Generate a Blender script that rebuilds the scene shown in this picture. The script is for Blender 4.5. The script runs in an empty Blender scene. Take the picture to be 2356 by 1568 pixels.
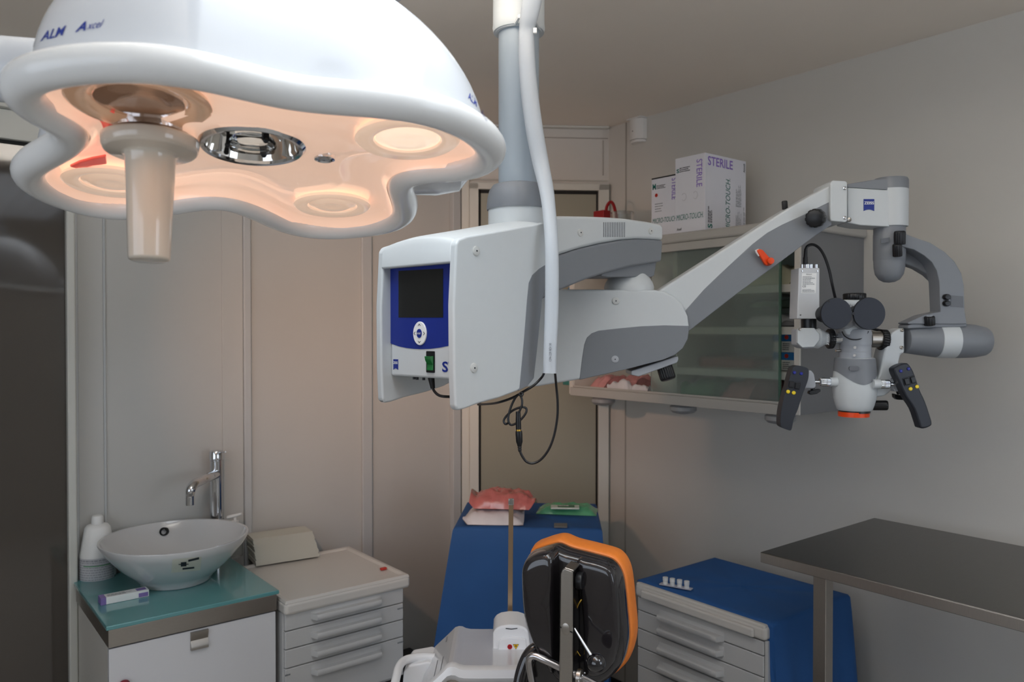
import bpy, bmesh, math, random
from math import sin, cos, pi, radians, sqrt
from mathutils import Vector, Matrix
from mathutils.bvhtree import BVHTree
from mathutils import noise as mnoise

SC = bpy.context.scene
COL = SC.collection
random.seed(4)

# ---------------------------------------------------------------- viewpoint
F, CX, CY = 1800.0, 1178.0, 784.0
EYE = 1.62
PITCH = radians(0.8)
YAW = radians(38.43)          # the camera looks this far to the right of the back wall's normal
CT, ST = cos(YAW), sin(YAW)

def cw(X, Y, Z=0.0):          # metres right / ahead of the camera -> room axes
    return Vector((CT*X + ST*Y, -ST*X + CT*Y, Z))

def ray(x, y):
    a, b = (x-CX)/F, (CY-y)/F
    yy = cos(PITCH) + b*sin(PITCH)
    return a/yy, (-sin(PITCH) + b*cos(PITCH))/yy

def W(x, y, d):
    a, z = ray(x, y)
    return cw(a*d, d, EYE + z*d)

def onz(x, y, z):
    a, k = ray(x, y)
    return W(x, y, (z-EYE)/k)

def onplane(x, y, P, N):
    a, k = ray(x, y)
    D = cw(a, 1, k)
    C = Vector((0, 0, EYE))
    t = (P-C).dot(N)/D.dot(N)
    return C + D*t

def onu(x, y, u): return onplane(x, y, Vector((u, 0, 0)), Vector((1, 0, 0)))
def onv(x, y, v): return onplane(x, y, Vector((0, v, 0)), Vector((0, 1, 0)))

# ---------------------------------------------------------------- materials
def lin(c):
    return tuple(((v/255)/12.92 if v/255 <= 0.04045 else ((v/255+0.055)/1.055)**2.4) for v in c) + (1.0,)

MATS = {}
def mat(name, rgb, rough=0.5, metal=0.0, spec=0.5, noise=0.0, scale=40.0, bump=0.0, coat=0.0, stretch=None,
        emit=None, emit_s=0.0, trans=0.0, ior=1.45, sub=0.0, alpha=1.0, rvar=0.0):
    if name in MATS: return MATS[name]
    m = bpy.data.materials.new(name); m.use_nodes = True
    nt = m.node_tree; b = nt.nodes['Principled BSDF']
    c = lin(rgb)
    b.inputs['Base Color'].default_value = c
    b.inputs['Roughness'].default_value = rough
    b.inputs['Metallic'].default_value = metal
    b.inputs['Specular IOR Level'].default_value = spec
    b.inputs['IOR'].default_value = ior
    b.inputs['Transmission Weight'].default_value = trans
    b.inputs['Coat Weight'].default_value = coat
    b.inputs['Coat Roughness'].default_value = 0.05
    b.inputs['Alpha'].default_value = alpha
    if emit:
        b.inputs['Emission Color'].default_value = lin(emit)
        b.inputs['Emission Strength'].default_value = emit_s
    if noise or bump or rvar:
        tc = nt.nodes.new('ShaderNodeTexCoord'); mp = nt.nodes.new('ShaderNodeMapping')
        nz = nt.nodes.new('ShaderNodeTexNoise')
        nt.links.new(tc.outputs['Object'], mp.inputs['Vector'])
        if stretch: mp.inputs['Scale'].default_value = stretch
        nt.links.new(mp.outputs['Vector'], nz.inputs['Vector'])
        nz.inputs['Scale'].default_value = scale; nz.inputs['Detail'].default_value = 3
        if noise:
            mx = nt.nodes.new('ShaderNodeMix'); mx.data_type = 'RGBA'
            mx.inputs[6].default_value = tuple(min(1, v*(1-noise)) for v in c[:3])+(1,)
            mx.inputs[7].default_value = tuple(min(1, v*(1+noise)) for v in c[:3])+(1,)
            nt.links.new(nz.outputs['Fac'], mx.inputs[0]); nt.links.new(mx.outputs[2], b.inputs['Base Color'])
        if rvar:
            mr = nt.nodes.new('ShaderNodeMapRange')
            mr.inputs['To Min'].default_value = max(0, rough-rvar); mr.inputs['To Max'].default_value = rough+rvar
            nt.links.new(nz.outputs['Fac'], mr.inputs['Value']); nt.links.new(mr.outputs['Result'], b.inputs['Roughness'])
        if bump:
            bp = nt.nodes.new('ShaderNodeBump'); bp.inputs['Strength'].default_value = 1.0; bp.inputs['Distance'].default_value = bump
            nt.links.new(nz.outputs['Fac'], bp.inputs['Height']); nt.links.new(bp.outputs['Normal'], b.inputs['Normal'])
    MATS[name] = m
    return m

# ---------------------------------------------------------------- objects
def world_mat(o):
    M = o.matrix_basis.copy()
    while o.parent is not None:
        o = o.parent; M = o.matrix_basis @ M
    return M

def tag(o, label=None, cat=None, group=None, kind=None):
    if label: o['label'] = label
    if cat: o['category'] = cat
    if group: o['group'] = group
    if kind: o['kind'] = kind
    return o

def thing(name, loc, label, cat, group=None, rotz=0.0):
    o = bpy.data.objects.new(name, None); COL.objects.link(o)
    o.empty_display_size = 0.05
    o.location = loc; o.rotation_euler = (0, 0, rotz)
    return tag(o, label, cat, group)

def obj(name, bm, m, parent=None, bevel=0.0, seg=2, angle=35, smooth=True, label=None, origin=None):
    """bm holds room coordinates; link it as ONE mesh, under parent if given"""
    bmesh.ops.remove_doubles(bm, verts=bm.verts, dist=1e-6)
    bmesh.ops.recalc_face_normals(bm, faces=bm.faces)
    if parent is not None:
        bmesh.ops.transform(bm, matrix=world_mat(parent).inverted(), verts=bm.verts)
    elif origin is None:
        xs = [v.co.copy() for v in bm.verts]
        lo = Vector((min(v.x for v in xs), min(v.y for v in xs), min(v.z for v in xs)))
        hi = Vector((max(v.x for v in xs), max(v.y for v in xs), max(v.z for v in xs)))
        origin = Vector(((lo.x+hi.x)/2, (lo.y+hi.y)/2, lo.z))
    if parent is None:
        bmesh.ops.translate(bm, vec=-origin, verts=bm.verts)
    for f in bm.faces: f.smooth = smooth
    me = bpy.data.meshes.new(name); bm.to_mesh(me); bm.free()
    if smooth: me.set_sharp_from_angle(angle=radians(angle))
    for k in (m if isinstance(m, (list, tuple)) else [m]): me.materials.append(k)
    o = bpy.data.objects.new(name, me); COL.objects.link(o)
    if parent is not None: o.parent = parent
    else: o.location = origin
    if bevel:
        b = o.modifiers.new('bevel', 'BEVEL'); b.width = bevel; b.segments = seg
        b.limit_method = 'ANGLE'; b.angle_limit = radians(30); b.harden_normals = True
    if label: o['label'] = label
    return o

def struct(name, bm, m, parent=None, **k):
    o = obj(name, bm, m, parent, **k)
    if parent is None: o['kind'] = 'structure'
    return o

# ---------------------------------------------------------------- shapes
def B(): return bmesh.new()

def box(bm, lo, hi, M=None):
    x0, y0, z0 = lo; x1, y1, z1 = hi
    v = [bm.verts.new((x, y, z)) for z in (z0, z1) for y in (y0, y1) for x in (x0, x1)]
    for q in ((0, 1, 3, 2), (4, 6, 7, 5), (0, 4, 5, 1), (2, 3, 7, 6), (0, 2, 6, 4), (1, 5, 7, 3)):
        bm.faces.new([v[i] for i in q])
    if M is not None: bmesh.ops.transform(bm, matrix=M, verts=v)
    return bm

def obox(bm, c, ex, ey, ez, sx, sy, sz):
    """box centred on c with unit axes and full sizes"""
    M = Matrix((ex, ey, ez)).transposed().to_4x4(); M.translation = c
    return box(bm, (-sx/2, -sy/2, -sz/2), (sx/2, sy/2, sz/2), M)

def prism(bm, pts, vec):
    a = [bm.verts.new(p) for p in pts]; b = [bm.verts.new(Vector(p)+vec) for p in pts]
    n = len(a)
    bm.faces.new(a); bm.faces.new(b[::-1])
    for i in range(n): bm.faces.new((a[i], b[i], b[(i+1) % n], a[(i+1) % n]))
    return bm

def loft(bm, rings, closed=True, caps=(True, True)):
    R = [[bm.verts.new(p) for p in r] for r in rings]
    n = len(R[0])
    for i in range(len(R)-1):
        for j in range(n if closed else n-1):
            k = (j+1) % n
            bm.faces.new((R[i][j], R[i][k], R[i+1][k], R[i+1][j]))
    if closed and caps[0]: bm.faces.new(R[0][::-1])
    if closed and caps[1]: bm.faces.new(R[-1])
    return R

def spline(pts, n=8, closed=False):
    P = [Vector(p) for p in pts]; out = []
    m = len(P)
    g = (lambda i: P[i % m]) if closed else (lambda i: P[max(0, min(m-1, i))])
    for i in range(m if closed else m-1):
        p0, p1, p2, p3 = g(i-1), g(i), g(i+1), g(i+2)
        for k in range(n):
            t = k/n
            out.append(0.5*((2*p1) + (p2-p0)*t + (2*p0-5*p1+4*p2-p3)*t*t + (3*p1-p0-3*p2+p3)*t**3))
    if not closed: out.append(P[-1])
    return out

def frames(P, closed=False, up0=None):
    n = len(P); T = []
    for i in range(n):
        a = P[(i-1) % n] if closed or i else P[0]; b = P[(i+1) % n] if closed or i < n-1 else P[-1]
        T.append((b-a).normalized())
    up = up0 or (Vector((0, 0, 1)) if abs(T[0].z) < 0.9 else Vector((1, 0, 0)))
    out = []
    for t in T:
        up = (up - t*up.dot(t))
        if up.length < 1e-6: up = t.orthogonal()
        up.normalize(); out.append((t, up, t.cross(up)))
    return out

def tube(bm, pts, r, seg=10, smooth=6, closed=False, flat=1.0, up0=None, caps=True):
    """round (or flattened) tube along pts; r a number or one radius per point"""
    pts = [Vector(p) for p in pts]
    if smooth and len(pts) > 2:
        P = spline(pts, smooth, closed)
        if isinstance(r, (list, tuple)):
            rr = []
            for i in range(len(pts)-1):
                for k in range(smooth): rr.append(r[i]+(r[i+1]-r[i])*k/smooth)
            rr.append(r[-1]); r = rr
    else: P = pts
    fr = frames(P, closed, up0)
    rings = []
    for i, p in enumerate(P):
        t, u, s = fr[i]; q = r[i] if isinstance(r, (list, tuple)) else r
        rings.append([p + u*(q*flat*cos(2*pi*j/seg)) + s*(q*sin(2*pi*j/seg)) for j in range(seg)])
    if closed: rings.append(rings[0])
    loft(bm, rings, caps=(caps and not closed, caps and not closed))
    return bm

def axes(ax):
    ax = Vector(ax).normalized(); u = ax.orthogonal().normalized()
    return u, ax.cross(u), ax

def lathe(bm, c, prof, ax=(0, 0, 1), seg=32, ux=None, sx=1.0, sy=1.0, caps=True):
    """prof: (radius, distance along ax)"""
    u, v, a = axes(ax)
    if ux is not None:
        u = Vector(ux).normalized(); v = a.cross(u)
    c = Vector(c)
    rings = []
    for r, h in prof:
        r = max(r, 1e-5)
        rings.append([c + a*h + u*(r*sx*cos(2*pi*j/seg)) + v*(r*sy*sin(2*pi*j/seg)) for j in range(seg)])
    loft(bm, rings, caps=(caps, caps))
    return bm

def cyl(bm, p0, p1, r0, r1=None, seg=24):
    p0, p1 = Vector(p0), Vector(p1); d = p1-p0
    return lathe(bm, p0, [(r0, 0), (r1 if r1 is not None else r0, d.length)], d, seg)

def ball(bm, c, r, sz=1.0, seg=24, rings=14, ax=(0, 0, 1)):
    return lathe(bm, c, [(r*sin(pi*i/rings), -r*sz*cos(pi*i/rings)) for i in range(rings+1)], ax, seg)

def pxs(pts, d): return [W(x, y, d) for x, y in pts]

def rounded(w, h, r, n=5):
    out = []
    for cx, cy, a0 in ((w/2-r, h/2-r, 0), (-w/2+r, h/2-r, 90), (-w/2+r, -h/2+r, 180), (w/2-r, -h/2+r, 270)):
        for k in range(n+1):
            a = radians(a0+90*k/n); out.append((cx+r*cos(a), cy+r*sin(a)))
    return out

def plate(bm, c, ex, ey, w, h, t, r=0.0, n=5):
    """rounded rectangle w x h centred at c in the ex/ey plane, raised t along ex x ey"""
    nrm = ex.cross(ey).normalized()
    pts = rounded(w, h, r, n) if r else [(w/2, h/2), (-w/2, h/2), (-w/2, -h/2), (w/2, -h/2)]
    return prism(bm, [c+ex*x+ey*y for x, y in pts], nrm*t)

def disc(bm, c, ex, ey, rx, ry, t, seg=32):
    nrm = ex.cross(ey).normalized()
    return prism(bm, [c+ex*(rx*cos(2*pi*k/seg))+ey*(ry*sin(2*pi*k/seg)) for k in range(seg)], nrm*t)

# ---------------------------------------------------------------- lettering
def text_mesh(s, shear=0.0, bold=0.0, space=1.0):
    cu = bpy.data.curves.new('txt', 'FONT'); cu.body = s; cu.size = 1.0; cu.shear = shear; cu.space_character = space
    cu.offset = bold; cu.resolution_u = 3
    o = bpy.data.objects.new('txt', cu); COL.objects.link(o)
    dg = bpy.context.evaluated_depsgraph_get(); dg.update()
    me = bpy.data.meshes.new_from_object(o.evaluated_get(dg), depsgraph=dg)
    bm = B(); bm.from_mesh(me)
    bpy.data.objects.remove(o); bpy.data.curves.remove(cu); bpy.data.meshes.remove(me)
    xs = [v.co.x for v in bm.verts]; ys = [v.co.y for v in bm.verts]
    x0, x1, y0, y1 = min(xs), max(xs), min(ys), max(ys)
    for v in bm.verts: v.co = Vector(((v.co.x-x0)/(x1-x0), (v.co.y-y0)/(y1-y0), 0))
    return bm

def lettering(name, s, org, ex, ey, w, h, m, parent, lift=0.0008, into=None, **k):
    """text filling the w x h rectangle whose lower-left corner is org"""
    t = text_mesh(s, **k); nrm = ex.cross(ey).normalized()
    for v in t.verts: v.co = org + ex*(v.co.x*w) + ey*(v.co.y*h) + nrm*lift
    if into is not None:
        me = bpy.data.meshes.new('tmp'); t.to_mesh(me); t.free(); into.from_mesh(me); bpy.data.meshes.remove(me)
        return None
    return obj(name, t, m, parent, smooth=False)

def lines(name, org, ex, ey, w, h, n, m, parent, fill=0.5, lift=0.0006, seed=1, sub=True):
    """rows of tiny print too small to read in the photo: broken strokes"""
    r = random.Random(seed); bm = B(); nrm = ex.cross(ey).normalized()
    step = h/n
    for i in range(n):
        y = h-(i+0.5)*step; x = 0.0; end = w*(0.6+0.4*r.random())
        while x < end-0.0006:
            l = min(end-x, w*(0.05+0.12*r.random()))
            a = org+ex*x+ey*(y-step*fill/2)+nrm*lift
            vs = [bm.verts.new(p) for p in (a, a+ex*l, a+ex*l+ey*(step*fill), a+ey*(step*fill))]
            bm.faces.new(vs); x += l+w*0.025
    return obj(name, bm, m, parent, smooth=False)
L_CEIL = 1.7      # radiance of the ceiling panels' louvred faces
W_MAIN = 5.0      # what the louvre sends straight down, watts
W_UP = 14.0       # added upward fill for the ceiling, watts
W_SECOND = 5.5  # added fill panel out of view, watts
L_LENS = 0.54
L_FILL = 2.8       # added fill window behind the camera
L_FILL2 = 1.7      # and the added one on the left
EXPOSURE = 0.1
# ================================================================ ROOM
CEIL = 2.51
UR = 2.48      # right wall
VB = 2.82      # back wall
X3, Y3, Z3 = Vector((1, 0, 0)), Vector((0, 1, 0)), Vector((0, 0, 1))

M_wall = mat('painted_wall', (204, 201, 195), 0.55, noise=0.03, scale=3, bump=0.0004)
M_panel = mat('laminate_panel', (194, 193, 189), 0.38, noise=0.02, scale=2)
M_strip = mat('panel_strip', (190, 192, 192), 0.3)
M_ceil = mat('ceiling_paint', (238, 228, 216), 0.8, noise=0.02, scale=4)
M_floor = mat('vinyl_floor', (176, 172, 165), 0.35, noise=0.1, scale=30)
M_frame = mat('white_aluminium', (205, 205, 198), 0.35)
M_seam = mat('dark_gap', (25, 25, 24), 0.7)
M_base = mat('skirting', (40, 40, 42), 0.5)

b = B(); box(b, (-1.9, -1.9, -0.1), (2.9, 3.1, 0)); struct('floor', b, M_floor, smooth=False)
b = B(); box(b, (-1.9, -1.9, CEIL), (2.9, 3.1, CEIL+0.1)); struct('ceiling', b, M_ceil, smooth=False)
b = B(); box(b, (UR, -1.9, 0), (UR+0.1, 3.1, CEIL)); struct('wall_right', b, M_wall, smooth=False)
b = B(); box(b, (-1.9, -1.9, 0), (-1.8, 3.1, CEIL)); struct('wall_left', b, M_wall, smooth=False)
b = B(); box(b, (-1.8, -1.9, 0), (UR, -1.8, CEIL)); struct('wall_front', b, M_wall, smooth=False)

PL = onv(1052, 760, VB); PL.z = 0                 # where the slanted corner wall begins
PR = onu(1400, 760, UR); PR.z = 0
b = B(); box(b, (-1.8, VB, 0), (PL.x, VB+0.1, CEIL)); struct('wall_back', b, M_panel, smooth=False)
CD = (PR-PL).normalized(); CN = Vector((CD.y, -CD.x, 0))     # along the corner wall / out into the room
if CN.dot(-PL) < 0: CN = -CN
b = B(); prism(b, [PL, PR, PR-CN*0.1, PL-CN*0.1], Z3*CEIL); struct('wall_corner', b, M_wall, smooth=False)

def strip_v(name, x0, x1, t, m, z0=0.0, z1=CEIL, y=760):
    b = B(); u0 = onv(x0, y, VB).x; u1 = onv(x1, y, VB).x
    box(b, (u0, VB-t, z0), (u1, VB, z1))
    return struct(name, b, m, bevel=min(0.004, t*0.4))

strip_v('trim_1', 168, 178, 0.018, M_strip)
strip_v('trim_2', 237, 243, 0.006, M_strip)
strip_v('trim_3', 510, 558, 0.006, M_panel)
strip_v('trim_4', 558, 575, 0.016, M_strip)
strip_v('trim_5', 830, 853, 0.014, M_strip)
strip_v('trim_6', 1034, 1052, 0.03, M_strip)

# panel joints on the right wall beside the corner
b = B(); j = onu(1440, 760, UR); box(b, (UR-0.0025, j.y-0.003, 0), (UR, j.y+0.003, CEIL))
struct('trim_7', b, mat('joint', (165, 160, 153), 0.6), smooth=False)

# coving over the corner door
def corner_box(x0, x1, z0, z1, t0, t1):
    """a box on the corner wall between pixel columns x0 and x1"""
    a = onplane(x0, 760, PL, CN); c = onplane(x1, 760, PL, CN); a.z = c.z = z0
    b = B(); prism(b, [a+CN*t0, c+CN*t0, c+CN*t1, a+CN*t1], Z3*(z1-z0)); return b
def zc(x, y): return onplane(x, y, PL, CN).z
a = corner_box(1054, 1399, zc(1300, 297), CEIL, 0, 0.03)
struct('trim_8', a, M_frame, bevel=0.004)

# ---------------- door_2: narrow frosted door in the slanted corner
ztop = zc(1300, 440)
d2 = bpy.data.objects.new('door_2', None); COL.objects.link(d2); d2.location = (PL+PR)/2+CN*0.02
tag(d2, 'narrow door with a frosted pane in the slanted corner wall', kind='structure')
M_frost = mat('frosted_pane', (152, 150, 136), 0.3, noise=0.02, scale=2)
obj('glass_pane', corner_box(1104, 1372, 0.02, ztop-0.012, 0.006, 0.012), M_frost, d2, smooth=False)
g = corner_box(1101, 1106, 0.02, ztop, 0.003, 0.016); obj('dark_gasket', g, M_seam, d2, smooth=False)
g = corner_box(1101, 1377, ztop-0.014, ztop, 0.003, 0.016); obj('dark_gasket', g, M_seam, d2, smooth=False)
g = corner_box(1370, 1374, 0.02, ztop, 0.003, 0.014); obj('dark_gasket', g, M_seam, d2, smooth=False)
fr = B()
for q in ((1062, 1080, 0, ztop+0.045, 0, 0.022), (1080, 1101, 0, ztop+0.028, 0, 0.034), (1374, 1398, 0, ztop+0.028, 0, 0.034),
          (1080, 1398, ztop, ztop+0.03, 0, 0.034), (1080, 1399, ztop+0.045, ztop+0.05, 0, 0.008)):
    t = corner_box(*q); me = bpy.data.meshes.new('t'); t.to_mesh(me); t.free(); fr.from_mesh(me); bpy.data.meshes.remove(me)
obj('door_frame', fr, M_frame, d2, bevel=0.003)
g = corner_box(1078, 1398, zc(1300, 318), zc(1300, 316), 0, 0.003); obj('panel_joint', g, mat('joint', (165, 160, 153), 0.6), d2, smooth=False)
g = corner_box(1386, 1388, zc(1300, 402), zc(1300, 322), 0, 0.003); obj('panel_joint', g, mat('joint', (165, 160, 153), 0.6), d2, smooth=False)

# ---------------- door_1: dark glass door at the left edge of the back wall
d1 = bpy.data.objects.new('door_1', None); COL.objects.link(d1)
ue = onv(147, 760, VB).x; zt = onv(60, 341, VB).z
d1.location = (ue-0.4, VB-0.02, 0); tag(d1, 'tall dark glass door at the left end of the back wall', kind='structure')
M_dglass = mat('dark_glass', (72, 66, 60), 0.06, spec=0.9, noise=0.05, scale=3)
b = B(); box(b, (ue-0.95, VB-0.03, 0.01), (ue, VB-0.018, zt)); obj('glass_pane', b, M_dglass, d1, smooth=False)
b = B(); box(b, (ue, VB-0.055, 0), (onv(168, 760, VB).x, VB, zt+0.06)); obj('door_jamb', b, M_frame, d1, bevel=0.006)
b = B(); box(b, (ue-1.0, VB-0.05, zt+0.012), (ue, VB, zt+0.10)); box(b, (ue-1.0, VB-0.075, zt+0.10), (ue+0.03, VB, zt+0.115))
obj('door_header', b, M_frame, d1, bevel=0.003)
b = B(); box(b, (ue-1.0, VB-0.03, zt), (ue, VB, zt+0.012)); obj('dark_gasket', b, M_seam, d1, smooth=False)

b = B(); box(b, (ue+0.06, VB-0.012, 0), (PL.x, VB, 0.09)); struct('baseboard_back', b, M_base, smooth=False)
b = B(); box(b, (UR-0.012, -1.8, 0), (UR, PR.y, 0.09)); struct('baseboard_right', b, M_base, smooth=False)

# added unseen windows: glowing panes that fill the room from behind and left
M_fill = mat('fill_glow_pane', (235, 240, 245), 0.3, emit=(226, 238, 255), emit_s=L_FILL)
w1 = bpy.data.objects.new('fill_window_1', None); COL.objects.link(w1); w1.location = (1.75, -1.79, 1.6); tag(w1, 'added fill light window, unseen in the wall behind the camera', kind='structure')
b = B(); box(b, (1.2, -1.795, 1.0), (2.3, -1.785, 2.2)); obj('fill_pane', b, M_fill, w1, smooth=False)
b = B()
for lo, hi in (((1.12, 0.92), (2.38, 1.0)), ((1.12, 2.2), (2.38, 2.28)), ((1.12, 1.0), (1.2, 2.2)), ((2.3, 1.0), (2.38, 2.2)), ((1.72, 1.0), (1.78, 2.2))):
    box(b, (lo[0], -1.80, lo[1]), (hi[0], -1.74, hi[1]))
obj('fill_pane_frame', b, M_frame, w1, bevel=0.004)
w2 = bpy.data.objects.new('fill_window_2', None); COL.objects.link(w2); w2.location = (-1.79, 0.1, 1.6); tag(w2, 'added fill light window in the left wall out of view', kind='structure')  # added source, unseen, lighting the scene from the left
b = B(); box(b, (-1.795, -1.1, 0.95), (-1.785, 1.5, 2.25)); obj('fill_pane', b, mat('fill_glow_pane_left', (235, 240, 245), 0.3, emit=(226, 238, 255), emit_s=L_FILL2), w2, smooth=False)
b = B()
for lo, hi in (((-1.18, 0.87), (1.58, 0.95)), ((-1.18, 2.25), (1.58, 2.33)), ((-1.18, 0.95), (-1.1, 2.25)), ((1.5, 0.95), (1.58, 2.25)), ((0.17, 0.95), (0.23, 2.25))):
    box(b, (-1.80, lo[0], lo[1]), (-1.74, hi[0], hi[1]))
obj('fill_pane_frame', b, M_frame, w2, bevel=0.004)
# ---------------- ceiling lights
M_lamp_em = mat('light_diffuser', (240, 245, 250), 0.4, emit=(238, 246, 255), emit_s=L_CEIL)
M_alu = mat('fixture_grey', (185, 186, 188), 0.4)
def ceiling_light(u0, u1, v0, v1, zb, label, watts, spread):
    """a louvred panel whose underside is at zb, hung on four rods when it is below the ceiling"""
    t = thing('ceiling_light', ((u0+u1)/2, (v0+v1)/2, zb), label, 'light', 'ceiling lights')
    b = B(); e = 0.06; h = 0.05
    for lo, hi in (((u0, v0), (u0+e, v1)), ((u1-e, v0), (u1, v1)), ((u0+e, v0), (u1-e, v0+e)), ((u0+e, v1-e), (u1-e, v1))):
        box(b, (lo[0], lo[1], zb), (hi[0], hi[1], zb+h))
    obj('frame', b, M_alu, t, bevel=0.003)
    b = B(); box(b, (u0+0.01, v0+0.01, zb+0.02), (u1-0.01, v1-0.01, zb+h-0.001)); obj('diffuser', b, M_lamp_em, t, smooth=False)
    b = B(); n = 24
    for k in range(1, n):
        v = v0+e+(v1-v0-2*e)*k/n; box(b, (u0+e, v-0.0015, zb+0.006), (u1-e, v+0.0015, zb+0.012))
    for k in range(1, 6):
        u = u0+e+(u1-u0-2*e)*k/6; box(b, (u-0.0015, v0+e, zb+0.006), (u+0.0015, v1-e, zb+0.012))
    obj('grille', b, M_alu, t, smooth=False)
    if zb+h < CEIL-0.01:
        for u in (u0+0.1, u1-0.1):
            for v in (v0+0.15, v1-0.15): obj('hanger', cyl(B(), (u, v, zb+h-0.002), (u, v, CEIL-0.001), 0.004, seg=10), M_alu, t)
    ld = bpy.data.lights.new('louvre_light', 'AREA'); ld.shape = 'RECTANGLE'; ld.size = u1-u0-2*e; ld.size_y = v1-v0-2*e
    ld.energy = watts; ld.color = (0.93, 0.97, 1.0); ld.spread = radians(spread)
    lo = bpy.data.objects.new('louvre_light', ld); COL.objects.link(lo); lo.location = ((u0+u1)/2, (v0+v1)/2, zb-0.002)
    if zb+h < CEIL-0.01:
        l2 = bpy.data.lights.new('ceiling_fill', 'AREA'); l2.shape = 'RECTANGLE'; l2.size = u1-u0-2*e; l2.size_y = v1-v0-2*e  # added light above the panel to brighten the ceiling
        l2.energy = W_UP; l2.color = (0.96, 0.98, 1.0)
        lo = bpy.data.objects.new('ceiling_fill', l2); COL.objects.link(lo); lo.location = ((u0+u1)/2, (v0+v1)/2, zb+h+0.003); lo.rotation_euler = (pi, 0, 0)
    return t
ZL = 2.30
pe = onz(905, 14, ZL)
ceiling_light(pe.x-0.62, pe.x, pe.y-1.55, pe.y+0.14, ZL, 'bright louvred light panel hung right above the surgical lamp', W_MAIN, 120)
ceiling_light(0.95, 1.57, -1.25, 0.0, CEIL-0.052, 'added fill light panel overhead nearer the camera, out of view', W_SECOND, 150)  # added panel, never in view, to fill the room from overhead
# ================================================================ SURGICAL LAMP
OUT = [(-0.1565,-0.2193),(-0.1391,-0.2361),(-0.1199,-0.2457),(-0.1021,-0.2522),(-0.086,-0.2556),(-0.0706,-0.2576),(-0.0559,-0.2584),(-0.0417,-0.2581),(-0.0275,-0.2576),(-0.0139,-0.2561),(-0.0009,-0.2529),(0.0105,-0.2464),(0.0214,-0.238),(0.0324,-0.2294),(0.0437,-0.2206),(0.0552,-0.2115),(0.0668,-0.2019),(0.0786,-0.1918),(0.0911,-0.183),(0.1051,-0.177),(0.1195,-0.1716),(0.1343,-0.1669),(0.1495,-0.1633),(0.1649,-0.1598),(0.1804,-0.1562),(0.1959,-0.152),(0.2113,-0.1461),(0.2267,-0.1391),(0.2416,-0.1281),(0.2561,-0.1133),(0.2699,-0.093),(0.2833,-0.0681),(0.2946,-0.0344),(0.2982,0.0073),(0.2858,0.0327),(0.2664,0.036),(0.2468,0.0343),(0.2271,0.0336),(0.2072,0.0351),(0.1868,0.0412),(0.167,0.0643),(0.1562,0.1148),(0.1545,0.1784),(0.1478,0.2474),(0.1271,0.2927),(0.1013,0.3066),(0.0752,0.3143),(0.049,0.3206),(0.023,0.3255),(0.0002,0.3181),(-0.018,0.2959),(-0.0296,0.2591),(-0.038,0.2176),(-0.0479,0.1831),(-0.0593,0.1545),(-0.0724,0.1322),(-0.0894,0.1208),(-0.1105,0.1205),(-0.1335,0.125),(-0.1584,0.1337),(-0.1841,0.144),(-0.2103,0.1544),(-0.2369,0.1649),(-0.2612,0.17),(-0.2791,0.1622),(-0.2911,0.1447),(-0.2965,0.118),(-0.3004,0.0905),(-0.3023,0.0619),(-0.2953,0.0286),(-0.2692,-0.0054),(-0.2403,-0.0271),(-0.2126,-0.0467),(-0.1847,-0.0691),(-0.1582,-0.0974),(-0.1434,-0.1293),(-0.1442,-0.1519),(-0.1485,-0.1701),(-0.1541,-0.1858),(-0.1593,-0.2009)]
LO = cw(-0.34110, 1.03361, EYE+0.21684)
L1 = cw(0.99940, 0.00467, 0.03430); L2 = cw(0, 0.99087, -0.13482); LN = cw(-0.03462, 0.13473, 0.99028)
def LP(x, y, h=0.0): return LO + L1*x + L2*y + LN*h
def lamp_px(x, y, h=0.0): return onplane(x, y, LO+LN*h, LN)

# even out the outline and widen it (offset along the 2-D normal)
def resample2(P, n):
    P = [Vector((x, y, 0)) for x, y in P]; m = len(P); L = [0]
    for i in range(m): L.append(L[-1]+(P[(i+1) % m]-P[i]).length)
    out = []; k = 0
    for i in range(n):
        t = L[-1]*i/n
        while L[k+1] < t: k += 1
        out.append(P[k].lerp(P[(k+1) % m], (t-L[k])/(L[k+1]-L[k])))
    return out
def smooth2(P, it):
    for _ in range(it):
        n = len(P); P = [(P[i-1]+2*P[i]+P[(i+1) % n])/4 for i in range(n)]
    return P
NL = 160
INN = smooth2(resample2(OUT, NL), 6)
def offset2(P, d, it=4):
    n = len(P); out = []
    for i in range(n):
        t = (P[(i+1) % n]-P[i-1]).normalized(); out.append(P[i]+Vector((t.y, -t.x, 0))*d)
    return smooth2(out, it)
RIM = offset2(INN, 0.0205)

M_lwhite = mat('lamp_white', (214, 217, 221), 0.22, coat=0.3)
M_lrim = mat('lamp_rim_white', (240, 240, 238), 0.25, coat=0.3)
M_lens = mat('lamp_lens', (225, 190, 170), 0.22, coat=0.7, emit=(255, 212, 184), emit_s=L_LENS, noise=0.0)
M_refl = mat('reflector_ring', (228, 205, 188), 0.2, coat=0.8, emit=(255, 214, 182), emit_s=L_LENS*0.9)
M_hot = mat('bright_reflector', (240, 220, 200), 0.25, coat=0.5, emit=(255, 226, 198), emit_s=L_LENS*1.5)
M_dim = mat('unlit_reflector', (150, 120, 98), 0.12, metal=0.6, coat=0.8, emit=(255, 190, 150), emit_s=L_LENS*0.12)
M_mirror = mat('mirror', (235, 232, 228), 0.03, metal=1.0)
M_chrome = mat('chrome', (215, 217, 220), 0.08, metal=1.0)
M_black = mat('black_plastic', (22, 22, 24), 0.35)
M_clear = mat('clear_glass', (245, 248, 250), 0.02, trans=1.0)
M_handle = mat('handle_cream', (214, 202, 186), 0.16, coat=0.6)
M_red = mat('red_glow_patch', (235, 96, 82), 0.2, coat=0.6, emit=(255, 92, 80), emit_s=L_LENS*0.6)  # emissive colour standing in for a red glow on the lens
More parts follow.
